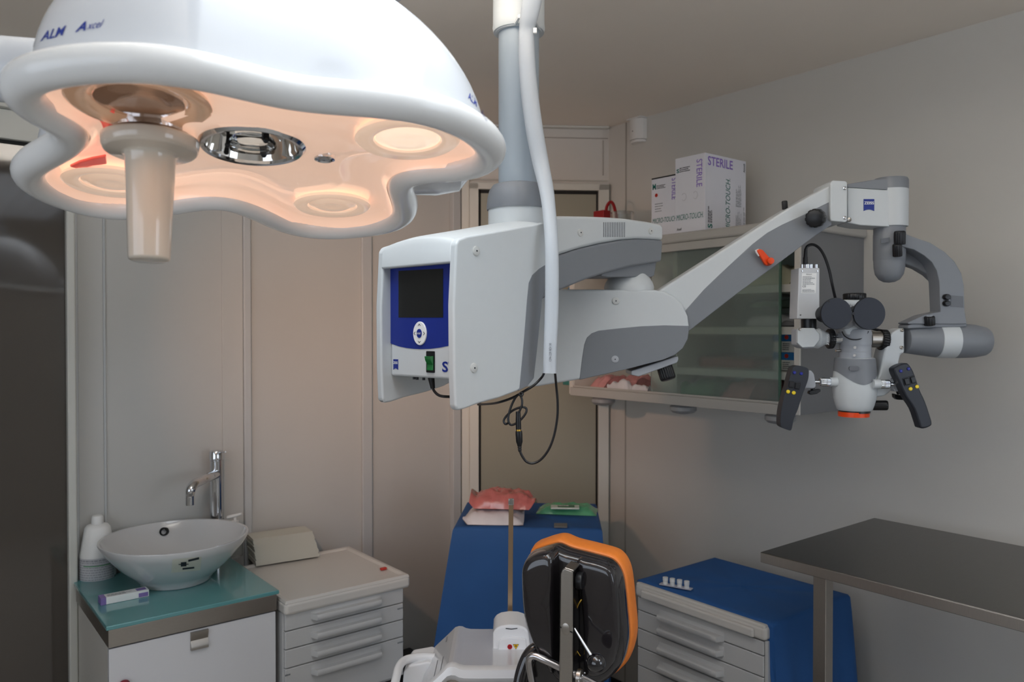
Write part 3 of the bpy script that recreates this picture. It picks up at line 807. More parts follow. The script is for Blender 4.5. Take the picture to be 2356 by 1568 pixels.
obj('knob_top', lathe(B(), W(2138, 727, DJ-0.038), [(7*s, -0.001), (7*s, 0.001), (0.001, 0.0012)], Z3, 16), M_zl, tk)
# white carrier from the drive down to the body
ca = flat('body_carrier', [(2082, 753), (2066, 757), (2053, 764), (2043, 778), (2034, 812), (2024, 860), (2014, 880), (2008, 905), (2018, 913), (2036, 911), (2050, 900), (2058, 880), (2066, 845), (2073, 815), (2082, 811)], -0.02, 0.055, M_zw, scope, 0.006, seg=3)
for q in ((2075, 759), (2074, 799)): obj('screw', lathe(B(), W(q[0], q[1], DJ-0.02), [(4*s, 0), (4*s, 0.002), (2.2*s, 0.003), (0.0005, 0.0018)], -FY, 14), M_steel, ca)

# ---------------- microscope body
bx = 1966.5
bc = W(bx, 880, DJ); bc.z = 0; bz = lambda y: W(bx, y, DJ).z
BP = [(36, 943), (38.5, 941), (42.5, 930), (46.5, 915), (48.5, 897), (48, 875), (46, 850), (44, 830), (43, 823), (41, 822)]
def brad(y):
    for (r0, y0), (r1, y1) in zip(BP, BP[1:]):
        if y1 <= y <= y0: return r0+(r1-r0)*(y0-y)/(y0-y1)
    return 43
body = obj('microscope_body', lathe(B(), bc, [(r*s, bz(y)) for r, y in BP], Z3, 56, ux=FX, sy=0.95), M_zw, scope)
# grey cover, V-shaped at the front, wrapped on the body
b = B(); rings = []
n = 56
for k in range(15):
    t = k/14; R = []
    for j in range(n+1):
        a = -pi/2 + (j/n-0.5)*pi*1.5            # centred on the viewer's side
        X = cos(a); low = 853+29*max(0, 1-abs(X)**1.75) if sin(a) < 0 else 853
        y = 822.3+(low-822.3)*t; r = brad(y)*s+0.0009
        R.append(bc+Z3*bz(y)+FX*(r*cos(a))+FY*(r*0.95*sin(a)))
    rings.append(R)
loft(b, rings, closed=False); obj('grey_cover', b, M_zg, body, angle=60)
oc = W(1965.5, 847, DJ-0.0485)
obj('badge', prism(B(), [oc+FX*(x*s)+Z3*(y*s) for x, y in rounded(23, 10, 4.9)], FY*0.004), mat('plate_grey', (98, 100, 104), 0.4), body)
obj('lens_mount', lathe(B(), bc, [(34*s, bz(948)), (34*s, bz(940))], Z3, 40), M_black, body)
obj('lens_ring', lathe(B(), bc+W(1964.5, 880, DJ)*1.0-W(1966.5, 880, DJ), [(30*s, bz(957)), (33.8*s, bz(957)), (33.8*s, bz(946)), (30*s, bz(946))], Z3, 40), M_orange, body, label='bright orange ring round the objective')
knob('focus_knob', W(2008, 932, DJ), W(2043, 932, DJ-0.01), 11.5*s, M_black, body, 16, 0.05)
# neck, beam splitter block
neck = obj('body_neck', lathe(B(), bc, [(34.5*s, bz(823)), (34.5*s, bz(809)), (34.1*s, bz(808.5)), (34.1*s, bz(807.5)), (34.5*s, bz(807)), (35*s, bz(795)), (34.4*s, bz(794)), (34.4*s, bz(793))], Z3, 40), M_zl, scope)
b = B()
for q in ((1967, 799, 3.2), (1966, 817, 3.0)): obj('clamp_screw', cyl(B(), W(q[0], q[1], DJ-0.033), W(q[0], q[1], DJ-0.044), q[2]*s, seg=12), M_steel, neck)
obj('clamp_screw', cyl(B(), W(1934, 806, DJ-0.005), W(1923, 806, DJ-0.008), 3*s, seg=12), M_steel, neck)
bs = obj('beam_splitter', lathe(B(), bc, [(35.5*s, bz(793)), (36*s, bz(780)), (36*s, bz(764)), (33*s, bz(758)), (20*s, bz(752))], Z3, 40), M_zl, scope)
# left port and camera adapter
lx = lambda x, y, dd=0.0: W(x, y, DJ+dd)
obj('camera_port', lathe(B(), lx(1936, 779), [(13*s, 0), (13*s, 24*s)], lx(1900, 778)-lx(1936, 779), 28), M_chrome, bs)
kn = knob('port_ring', lx(1915.5, 779), lx(1904, 779), 23*s, M_black, bs, 22, 0.05)
lettering('lettering', 'ZEISS', lx(1907, 794, -0.0255), Z3, -FX, 26*s, 5*s, M_white, bs)
ad = flat('camera_adapter', [(1840, 754), (1874, 754), (1886, 768), (1886, 782), (1873, 798), (1846, 799), (1835, 789), (1835, 760)], -0.032, 0.012, M_zw, scope, 0.002)
obj('camera_adapter', lathe(B(), lx(1870, 777), [(16*s, 0), (23*s, 2*s), (24*s, 12*s), (16*s, 26*s), (14*s, 35*s)], lx(1904, 778)-lx(1870, 777), 28), M_zw, bs)
flat('camera_adapter', [(1836, 757), (1880, 757), (1884, 768), (1884, 784), (1876, 800), (1850, 802), (1836, 794)], -0.022, 0.05, M_zl, bs, 0.004)
obj('screw', lathe(B(), lx(1840, 757, -0.033), [(3.5*s, 0), (3.5*s, 0.002), (0.0005, 0.0025)], -FY, 14), M_steel, ad)
# right port
obj('side_port', lathe(B(), lx(2000, 780), [(19*s, 0), (19*s, 25*s)], lx(2030, 780)-lx(2000, 780), 28), M_steel, bs)
knob('port_ring', lx(2024, 781), lx(2040, 782), 24*s, M_black, bs, 22, 0.05)
obj('light_cable', tube(B(), [lx(1985, 750, 0.02), lx(2012, 757, 0.02), lx(2040, 763, 0.02), lx(2068, 772, 0.03)], 3.2*s, 8, 5), M_black, bs)
# video camera
cam = flat('video_camera', [(1838, 616), (1886, 616), (1886, 733), (1834, 733)], -0.028, 0.056, mat('camera_grey', (196, 198, 200), 0.35), scope, 0.002)
obj('camera_lens', cyl(B(), W(1861, 733, DJ), W(1861, 755, DJ), 17*s, seg=32), M_black, cam)
lb = obj('rating_label', prism(B(), pxs([(1845, 628), (1879, 628), (1877, 674), (1843.5, 674)], DJ-0.0285), FY*0.0006), M_white, cam, smooth=False)
lettering('lettering', 'SONY', lx(1855, 632.2, -0.029), FX, Z3, 13*s, 2.6*s, M_ink, cam)
lines('lettering', lx(1846.5, 655, -0.029), FX, Z3, 29*s, 20*s, 6, mat('grey_ink', (120, 122, 126), 0.5), cam, 0.35, seed=3)
lines('lettering', lx(1846, 672.5, -0.029), FX, Z3, 29*s, 8*s, 4, mat('grey_ink', (120, 122, 126), 0.5), cam, 0.35, seed=4)
lettering('lettering', 'CE', lx(1846, 660.5, -0.029), FX, Z3, 8*s, 4.4*s, M_ink, cam)
b = B()
for q in ((1845, 623), (1880, 623), (1841, 724), (1877, 724)): obj('screw', lathe(B(), lx(q[0], q[1], -0.028), [(1.8*s, 0), (1.8*s, 0.0012), (0.0004, 0.0015)], -FY, 10), M_chrome, cam)
b = B()
for x, w in ((1845, 3), (1856, 6), (1866, 4), (1878, 4)): obj('connector', cyl(B(), lx(x, 618), lx(x, 608), w*s, seg=16), M_chrome, cam)
b = B(); cyl(b, lx(1853, 608), lx(1853, 592), 5.6*s, 5.2*s, 16); cyl(b, lx(1853, 594), lx(1854, 572), 4.6*s, 3.6*s, 16)
tube(b, [lx(1854, 575), lx(1857, 567), lx(1866, 562.5), lx(1876, 564), lx(1887, 573), lx(1898, 592), lx(1908, 622), lx(1915, 655), lx(1923, 690, 0.01), lx(1935, 730, 0.03)], 3.3*s, 8, 6)
obj('camera_cable', b, M_black, cam)
# binocular tube with round caps on both eyepieces
bt = flat('binocular_tube', [(1936, 689), (1990, 689), (1999, 705), (1994, 745), (1985, 768), (1966, 778), (1946, 768), (1938, 745), (1930, 705)], -0.03, 0.06, M_zw, scope, 0.006, seg=3)
knob('pupil_dial', lx(1966, 690), lx(1966, 674), 25*s, M_black, bt, 24, 0.04)
lettering('lettering', 'f=170', lx(1954, 706, -0.0306), FX, Z3, 24*s, 7*s, mat('grey_ink', (120, 122, 126), 0.5), bt)
obj('seam', tube(B(), [lx(1937, 762, -0.034), lx(1943, 772, -0.036), lx(1954, 779, -0.038), lx(1967, 781, -0.0385), lx(1980, 779, -0.038), lx(1991, 772, -0.036), lx(1998, 762, -0.034)], 1.3*s, 8, 5), M_black, bs)
dE = DJ-0.105; sE = dE/F
for x, y, r in ((1924, 721, 36.5), (2000, 721, 37.5)):
    e = obj('eyepiece', lathe(B(), W(x, y, dE), [(19*s, 0.075), (20*s, 0.04), (22*sE, 0.016), (r*sE*0.92, 0.009), (r*sE, 0.003), (r*sE*0.985, 0.0), (0.001, 0.0)], FY, 48), M_rubber, bt, angle=40)
    obj('eyepiece_cap', lathe(B(), W(x, y, dE)-FY*0.0005, [(r*sE*0.97, 0.001), (r*sE*0.965, -0.001), (0.001, -0.0012)], FY, 48), mat('cap_slate', (38, 42, 52), 0.5), bt)
    obj('tube_barrel', cyl(B(), W(x+(1966-x)*0.35, y+8, dE+0.03), W(x+(1966-x)*0.5, y+14, DJ-0.01), 22*s, 24*s, 28), M_zl, bt)
    t = B(); lathe(t, W(x-18 if x < 1950 else x-37, y-28 if x < 1950 else y, dE-0.001), [(3.2*sE, -0.001), (3.2*sE, 0.004)], FY, 12)
    obj('cap_notch', t, M_black, bt)
# side studs and handgrips
for side in (-1, 1):
    st = (lambda x, y, dd=0.0, n=(-0.01 if side < 0 else -0.045): W(x, y, DJ+n+dd))
    if side < 0: xs, yy = (1925, 1909, 1886, 1872), 878
    else: xs, yy = (2008, 2025, 2047, 2060), 883
    gr = bpy.data.objects.new('handgrip', None); COL.objects.link(gr); gr.parent = scope; gr.location = st(xs[3], yy)-scope.location
    obj('grip_stub', cyl(B(), st(xs[0], yy), st(xs[1], yy), 11*s, 10*s, 24), M_zw, gr)
    knob('clamp_ring', st(xs[1], yy), st(xs[2], yy), 10*s, M_chrome, gr, 14, 0.1)
    obj('grip_rod', cyl(B(), st(xs[2], yy), st(xs[3], yy), 4*s, seg=16), M_chrome, gr)
    if side < 0:
        blk = [(1858, 852), (1867, 851), (1874, 860), (1879, 889), (1872, 894), (1848, 893), (1846, 870)]
        sk, k2 = [(1868, 888), (1871, 898)], [(1861, 905), (1863, 899), (1888, 894), (1889, 900), (1880, 906), (1866, 908)]
        out = [(1827, 843), (1838, 840.5), (1855, 845), (1861, 852), (1860, 870), (1855, 886), (1848, 904), (1843, 919), (1836, 941), (1829, 957), (1825, 970), (1821.5, 987), (1816, 989.5), (1800, 983), (1795.5, 974), (1797, 947), (1804, 913), (1812, 889), (1817, 868), (1823, 848)]
        B1, Y1, RK = ((1827.5, 856.5), (1843.5, 859)), ((1813, 900.5), (1826, 903)), ((1820, 883.5), (1834, 887))
        ex = (W(1843.5, 859, DJ)-W(1827.5, 856.5, DJ)).normalized()
    else:
        blk = [(2055, 873), (2058, 869), (2078, 866), (2084, 880), (2082, 898), (2060, 901), (2055, 893)]
        sk, k2 = [(2066, 898), (2069, 906)], [(2057, 905), (2064, 907), (2082, 910), (2085, 917), (2080, 920), (2064, 919), (2058, 914)]
        out = [(2059, 846), (2070, 839), (2086, 835), (2093, 839), (2102, 853), (2109, 872), (2117, 896), (2130, 924), (2142, 960), (2145, 972), (2143, 979), (2130, 985), (2119, 984.5), (2115, 975), (2103, 941), (2084, 912), (2069, 880), (2060, 862), (2057, 852)]
        B1, Y1, RK = ((2072.5, 853), (2090, 848)), ((2094.5, 894), (2109.5, 889)), ((2085, 877), (2099.5, 873))
        ex = (W(2090, 848, DJ)-W(2072.5, 853, DJ)).normalized()
    ey = Vector((0, 0, 1)); ey = (ey-ex*ey.dot(ex)).normalized()
    mo = flat('grip_mount', blk, -0.035, 0.05, M_zl, gr, 0.004)
    kk = B(); cyl(kk, W(*sk[0], DJ-0.012), W(*sk[1], DJ-0.012), 5*s, seg=14); prism(kk, pxs(k2, DJ-0.02), FY*0.014)
    obj('thumb_screw', kk, M_black, gr, bevel=0.002)
    g = flat('grip', out, -0.068, 0.03, M_dk, gr, 0.009, smooth_n=3, seg=4)
    dg_ = DJ-0.068
    def btn(p, r, m, h=0.003): obj('button', lathe(B(), W(p[0], p[1], dg_), [(r*s, -0.002), (r*s, h*0.6), (r*s*0.7, h), (0.0004, h*1.05)], -FY, 16), m, gr)
    for p in B1: btn(p, 3.6, M_bbtn)
    for p in Y1: btn(p, 4.2, M_yel)
    mid = (W(*RK[0], dg_)+W(*RK[1], dg_))/2
    obj('rocker_panel', obox(B(), mid-FY*0.0005, ex, FY, ey, 28*s, 0.002, 18*s), M_ink, gr, bevel=0.0006)
    for p in RK: obj('rocker', obox(B(), W(p[0], p[1], dg_)-FY*0.003, ex, FY, ey, 10.5*s, 0.005, 14*s), M_black, gr, bevel=0.0015)

# ---------------- white cable sleeve tied to the column, and the leads below it
slv = B()
path = [((1226, -30), 24, 1.625), ((1224, 0), 23, 1.63), ((1217, 40), 20.5, 1.64), ((1212, 66), 17.5, 1.648), ((1211, 90), 18, 1.65), ((1213, 150), 19, 1.65), ((1219, 220), 20, 1.65), ((1230, 300), 20, 1.645), ((1243, 370), 19, 1.64),
        ((1256, 430), 17, 1.62), ((1263, 480), 15.5, 1.60), ((1269, 560), 15.5, 1.575), ((1270, 640), 16, 1.565), ((1269, 720), 16, 1.56), ((1266, 800), 15.5, 1.555), ((1264.5, 858), 15.5, 1.555)]
pts = [W(x, y, d) for (x, y), r, d in path]; rr = [r*d/F for (x, y), r, d in path]
tube(slv, pts, rr, 20, 6, flat=0.62, up0=FY)
sl = obj('cable_sleeve', slv, mat('sleeve_white', (186, 191, 196), 0.35, bump=0.0006, scale=18, noise=0.01), None, angle=60)
tag(sl, 'long white cable sleeve hanging down along the ceiling column', 'cable sleeve')
lettering('lettering', '1294-229 REV 00', W(1268.5, 831, 1.5445), Z3, -FX, 42*1.55/F, 5.2*1.55/F, M_ink, sl)
b = B(); n = 40; zt = zcol(72)
ring = []
for k in range(n):
    a = 2*pi*k/n; r = 53*sc
    p = colp+FX*(r*cos(a))+FY*(r*sin(a))
    if sin(a) < -0.55 and cos(a) > -0.15: p = p - FY*0.036*min(1, max(0, (-sin(a)-0.55)*4))
    p.z = zt+0.002*sin(a); ring.append(p)
tube(b, ring, 0.0034, 8, 0, closed=True, flat=1.4)
tie = obj('cable_tie', b, M_white, None); tag(tie, 'white cable tie strapping the sleeve to the column', 'cable tie')
obj('tie_lock', obox(B(), W(1231, 71, 1.64), FX, FY, Z3, 0.008, 0.008, 0.011), M_white, tie, bevel=0.001)

dk = 1.58
K = lambda x, y, d=dk: W(x, y, d)
lead = thing('video_lead', K(1193, 1000), 'thin black lead with plug looping below the control housing', 'cable')
b = B(); tube(b, [K(1252, 857, 1.556), K(1246, 868), K(1228, 886), K(1205, 900), K(1180, 914), K(1155, 923), K(1132, 928, 1.62), K(1100, 930, 1.7)], 0.0025, 8, 6)
tube(b, [K(1277, 857, 1.556), K(1280, 890), K(1283, 925), K(1282, 960), K(1275, 1000), K(1263, 1032), K(1246, 1055), K(1228, 1065), K(1212, 1062), K(1201, 1048), K(1196, 1036)], 0.0025, 8, 6)
obj('cord', b, M_black, lead)
b = B(); tube(b, [K(1199, 903), K(1187, 913), K(1177, 932), K(1170, 955), K(1170, 969), K(1176, 977), K(1188, 973), K(1201, 962), K(1210, 949), K(1211, 940), K(1204, 936), K(1192, 938), K(1178, 945), K(1164, 958), K(1159, 968), K(1163, 975), K(1170, 972, dk+.01)], 0.0023, 8, 6)
tube(b, [K(1193, 904, dk-.006), K(1200, 915, dk-.006), K(1201, 930, dk-.006), K(1196, 944, dk-.004), K(1192, 950, dk-.002)], 0.0022, 8, 6)
tube(b, [K(1197, 902, dk-.004), K(1203, 905, dk-.004), K(1200, 910, dk-.006)], 0.0024, 8, 5)
obj('knotted_cord', b, M_black, lead)
pc = B(); cyl(pc, K(1192, 946), K(1192.5, 968), 0.0048, 0.0055, 16); cyl(pc, K(1192.5, 966), K(1193, 987), 0.0056, 0.0056, 16); obj('plug', pc, M_black, lead)
obj('plug_contact', cyl(B(), K(1193, 986), K(1193.3, 992), 0.0052, seg=16), mat('brass', (200, 160, 70), 0.25, metal=1.0), lead)
pc = B(); lathe(pc, K(1193.5, 991), [(0.0068, 0), (0.0072, 0.006), (0.0068, 0.022), (0.005, 0.027), (0.0046, 0.03), (0.0036, 0.031), (0.0044, 0.033), (0.0034, 0.035), (0.004, 0.038), (0.0028, 0.042)], K(1196, 1036)-K(1193.5, 991), 16); obj('socket', pc, M_black, lead)
# ================================================================ WALL CABINET
M_cabw = mat('cabinet_white', (206, 202, 194), 0.4)
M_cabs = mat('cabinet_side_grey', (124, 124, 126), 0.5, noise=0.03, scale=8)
M_beige = mat('cabinet_top_beige', (176, 173, 167), 0.45)
M_inner = mat('cabinet_inner', (196, 206, 204), 0.5)
M_fglass = mat('ribbed_glass', (218, 230, 224), 0.24, trans=0.86, ior=1.3, bump=0.0004, scale=220)
M_cglass = mat('pane_edge_green', (120, 160, 140), 0.15, trans=0.6)
UC = UR-0.37
vr = onu(1841, 950, UC).y; vl = onu(1312, 905, UC).y
zb = onu(1841, 955, UC).z; ztp = onu(1600, 531, UC).z
cab = thing('wall_cabinet', Vector((UC+0.18, (vr+vl)/2, zb)), 'pale wall cabinet with a sliding ribbed glass door behind the microscope', 'cabinet')
VF = lambda x, y=760: onu(x, y, UC).y
t = 0.022
b = B()
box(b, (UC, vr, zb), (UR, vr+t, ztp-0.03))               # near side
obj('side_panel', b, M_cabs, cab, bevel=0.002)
b = B(); box(b, (UC, vl-t, zb), (UR, vl, ztp-0.03)); obj('side_panel', b, M_cabw, cab, bevel=0.002)
b = B(); box(b, (UC-0.012, vr-0.012, ztp-0.034), (UR, vl+0.012, ztp)); obj('cabinet_top', b, M_beige, cab, bevel=0.010, seg=4)
b = B(); box(b, (UC+0.005, vr+t, zb+0.002), (UR, vl-t, zb+t)); obj('cabinet_floor', b, M_inner, cab, bevel=0.001)
b = B(); box(b, (UR-0.01, vr+t, zb+t), (UR-0.002, vl-t, ztp-0.034)); obj('back_panel', b, M_inner, cab, smooth=False)
b = B(); box(b, (UC-0.012, vr+t, zb-0.004), (UC+0.012, vl-t*0.5, zb+0.028)); box(b, (UC-0.006, vr+t, zb+0.028), (UC-0.002, vl-t, zb+0.036))
obj('door_track', b, M_beige, cab, bevel=0.003)
b = B(); box(b, (UC-0.008, vr+t, ztp-0.062), (UC+0.012, vl-t, ztp-0.034)); obj('door_track', b, M_beige, cab, bevel=0.003)
b = B(); box(b, (UC-0.006, vr-0.001, zb), (UC+0.002, VF(1829), ztp-0.034)); obj('door_stile', b, M_cabw, cab, bevel=0.002)
b = B(); box(b, (UC-0.006, vl-0.020, zb), (UC+0.002, vl, ztp-0.034)); obj('door_stile', b, M_cabw, cab, bevel=0.002)
zs1 = onu(1640, 742, UC+0.15).z-0.02; zs2 = onu(1700, 836, UC+0.15).z-0.015; zs0 = onu(1810, 610, UC+0.15).z
zs = [zs2, zs1, zs0]
zs = [onu(1660, 846, UC+0.1).z, onu(1660, 752, UC+0.1).z, onu(1800, 657, UC+0.1).z]
vd = VF(1577)+0.06
b = B()
for z in zs: obj('shelf', box(B(), (UC+0.03, vr+t, z-0.024), (UR-0.01, vd, z)), M_cabw, cab, bevel=0.001)
b = B(); box(b, (UC+0.03, vd, zb+t), (UR-0.01, vd+0.02, ztp-0.036)); obj('divider', b, M_cabw, cab, bevel=0.001)
b = B(); box(b, (UC+0.03, vd+0.02, zs[2]-0.018), (UR-0.01, vl-t, zs[2])); obj('shelf', b, M_cabw, cab, bevel=0.001)
# the sliding pane
v0, v1 = VF(1794), VF(1497)
b = B(); box(b, (UC+0.001, v0, zb+0.03), (UC+0.006, v1, ztp-0.05)); obj('glass_door', b, M_fglass, cab, smooth=False)
b = B(); box(b, (UC+0.0, v0-0.002, zb+0.03), (UC+0.007, v0+0.004, ztp-0.05)); obj('pane_edge', b, M_cglass, cab, smooth=False)
# round lamps under the cabinet
for x in (1388, 1572, 1795):
    p = onu(x, 912+(x-1388)*0.1, UC+0.04); p.z = zb
    obj('puck_light', lathe(B(), p, [(0.03, 0.002), (0.046, -0.012), (0.046, -0.024), (0.037, -0.033), (0.013, -0.038), (0.001, -0.0385)], Z3, 32), mat('satin_grey', (150, 150, 150), 0.35), cab)

# ---------------- what the cabinet holds
def bag(name, c, lx, ly, h, m, label, cat, seed, rot=0.0, group=None, pinch=True):
    """a soft filled bag: a crumpled pillow with flat crimped ends"""
    r = random.Random(seed); b = B(); nu, nv = 34, 22; rows = []
    ex = Vector((cos(rot), sin(rot), 0)); ey = Vector((-sin(rot), cos(rot), 0))
    ph = [r.random()*6 for _ in range(6)]; off = Vector((r.random()*50, r.random()*50, 0))
    for side in (1, 0):
        for i in range(nu+1):
            a = i/nu*2-1; R = []
            for j in range(nv+1):
                q = j/nv*2-1
                f = (1-abs(a)**5)*(1-abs(q)**4)
                P = Vector((a*lx/2, q*ly/2, side*3.0))
                cr = mnoise.noise((P+off)*28)*0.30+abs(mnoise.noise((P+off)*60))*0.22
                z = h*f*(0.78+cr) if side else h*f*0.04
                end = max(0, abs(a)-0.84)/0.16
                lift = h*0.85*end*(0.5+0.5*sin(ph[3]+(1 if a > 0 else 0)*2+q*1.4))*(1 if pinch else 0)
                w = 1-0.10*end*(1 if pinch else 0)+0.05*mnoise.noise((P+off)*9)
                R.append(Vector(c)+ex*(a*lx/2*(1+0.04*mnoise.noise((P-off)*12)))+ey*(q*ly/2*w)+Z3*(max(0, z)+lift*(1-abs(q)**6*0.4)+(0.0015 if side else 0)))
            rows.append(R)
    loft(b, rows[:nu+1], closed=False); loft(b, rows[nu+1:], closed=False)
    o = obj(name, b, m, None, angle=75); return tag(o, label, cat, group)
M_pink = mat('pink_film', (204, 142, 142), 0.25, coat=0.4, noise=0.25, scale=30)
M_pouch = mat('white_pouch', (208, 204, 206), 0.35, noise=0.08, scale=25)
M_teal = mat('teal_wrap', (60, 130, 125), 0.4, noise=0.15, scale=20)
M_greenw = mat('green_film', (70, 140, 100), 0.3, noise=0.2, scale=20)
M_bluec = mat('blue_card', (40, 110, 170), 0.45)
M_card = mat('white_card', (214, 210, 204), 0.5)
fl = zb+t
def inv(x, y, du=0.12): return onu(x, y, UC+du)
def setz(p, z): q = p.copy(); q.z = z+0.001; return q
bag('sterile_pack', setz(inv(1408, 880, 0.14), fl), 0.10, 0.17, 0.055, M_pink, 'pink topped sterile pack at the open left end of the cabinet', 'packet', 1, 1.5)
bag('sterile_pack', setz(inv(1470, 885, 0.14), fl), 0.09, 0.18, 0.06, M_pink, 'pink sterile pack second from the open left end of the cabinet', 'packet', 2, 1.7)
bag('white_packet', setz(inv(1428, 897, 0.022), fl), 0.115, 0.040, 0.045, M_pouch, 'white printed packet in front at the open left end of the cabinet', 'packet', 3, 1.5)
bag('white_packet', setz(inv(1475, 900, 0.022), fl), 0.085, 0.036, 0.035, M_pouch, 'white folded packet beside the sliding glass edge in the cabinet', 'packet', 4, 1.65)
bag('cloth_bundle', setz(inv(1352, 890, 0.20), fl), 0.10, 0.2, 0.10, M_teal, 'teal cloth bundle in the lower left corner of the cabinet', 'cloth', 5, 1.5)
bag('cloth_bundle', setz(inv(1362, 655, 0.20), zs[2]), 0.14, 0.2, 0.10, mat('blue_cloth', (60, 130, 180), 0.6, noise=0.3, scale=18), 'blue cloth bundle on the upper left shelf of the cabinet', 'cloth', 6, 1.5)
bag('cloth_bundle', setz(inv(1545, 640, 0.20), zs[2]), 0.16, 0.2, 0.10, M_pouch, 'pale cloth bundle on the top shelf behind the ribbed glass', 'cloth', 16, 1.5)
bag('sterile_pack', setz(inv(1745, 905, 0.14), fl), 0.16, 0.2, 0.08, M_pink, 'pink pack lying behind the ribbed glass at lower right', 'packet', 7, 1.3)
bag('green_packet', setz(inv(1640, 905, 0.14), fl), 0.14, 0.2, 0.07, M_greenw, 'green packet lying behind the ribbed glass at lower middle', 'packet', 8, 1.6)
p = setz(inv(1700, 828, 0.2), zs[0])
b = B(); box(b, (p.x-0.09, p.y-0.12, p.z), (p.x+0.12, p.y+0.10, p.z+0.035)); o = obj('instrument_tray', b, mat('tray_red', (150, 80, 70), 0.4), None, bevel=0.004)
tag(o, 'reddish tray on the low shelf behind the ribbed glass', 'tray')
p = setz(inv(1585, 828, 0.2), zs[0])
b = B(); box(b, (p.x-0.09, p.y-0.02, p.z), (p.x+0.12, p.y+0.05, p.z+0.09)); o = obj('carton', b, M_bluec, None, bevel=0.002)
tag(o, 'blue carton on the low shelf behind the ribbed glass', 'box')
bag('cloth_bundle', setz(inv(1806, 745, 0.16), zs[1]), 0.15, 0.2, 0.042, M_pouch, 'white cloth bundle above the glove cartons at the open right end of the cabinet', 'cloth', 9, 1.4)
bag('cloth_bundle', setz(inv(1786, 720, 0.16), zs[1]+0.062), 0.12, 0.18, 0.026, mat('sage_cloth', (150, 170, 150), 0.6, noise=0.15, scale=15), 'grey green cloth on top of the white bundle in the cabinet', 'cloth', 10, 1.6)
bag('cloth_bundle', setz(inv(1800, 600, 0.16), zs[2]), 0.2, 0.2, 0.07, mat('cream_cloth', (196, 190, 165), 0.6, noise=0.15, scale=15), 'cream folded cloth on the upper right shelf of the cabinet', 'cloth', 12, 1.6)
# two blue and white cartons, one on the other
ue_ = UC+0.10; va = VF(1834)+0.005; 
z0 = zs[0]; hh = onu(1812, 808, ue_).z-z0
zc1 = onu(1812, 851, ue_).z; zc2 = onu(1812, 809, ue_).z; zc3 = onu(1812, 766, ue_).z
va0, va1 = onu(1828, 800, ue_).y-0.01, onu(1780, 800, ue_).y
for k, (za, zt2, lab) in enumerate(((zs[0]+0.001, zs[0]+0.001+(zc2-zc1), 'lower blue and white carton in the open right end of the cabinet'), (zs[0]+0.0015+(zc2-zc1), zs[0]+0.0015+(zc3-zc1), 'upper blue and white carton in the open right end of the cabinet'))):
    g = thing('glove_carton', Vector((ue_+0.1, (va0+va1)/2, za)), lab, 'box', 'blue and white cartons')
    b = B(); box(b, (ue_, va0, za), (ue_+0.2, va1, zt2)); obj('carton', b, M_card, g, bevel=0.001)
    h = zt2-za
    b = B(); box(b, (ue_-0.0006, va0, zt2-h*0.42), (ue_, va1, zt2)); obj('blue_band', b, M_bluec, g, smooth=False)
    obj('red_dot', disc(B(), Vector((ue_-0.0012, onu(1810, 800, ue_).y, zt2-h*0.2)), -Y3, Z3, 0.007, 0.007, 0.0004, 20), mat('red_print', (190, 45, 30), 0.5), g, smooth=False)
    lines('lettering', Vector((ue_, onu(1801, 800, ue_).y, za+h*0.08)), -Y3, Z3, 0.035, h*0.42, 4, M_ink, g, 0.4, seed=k+7)

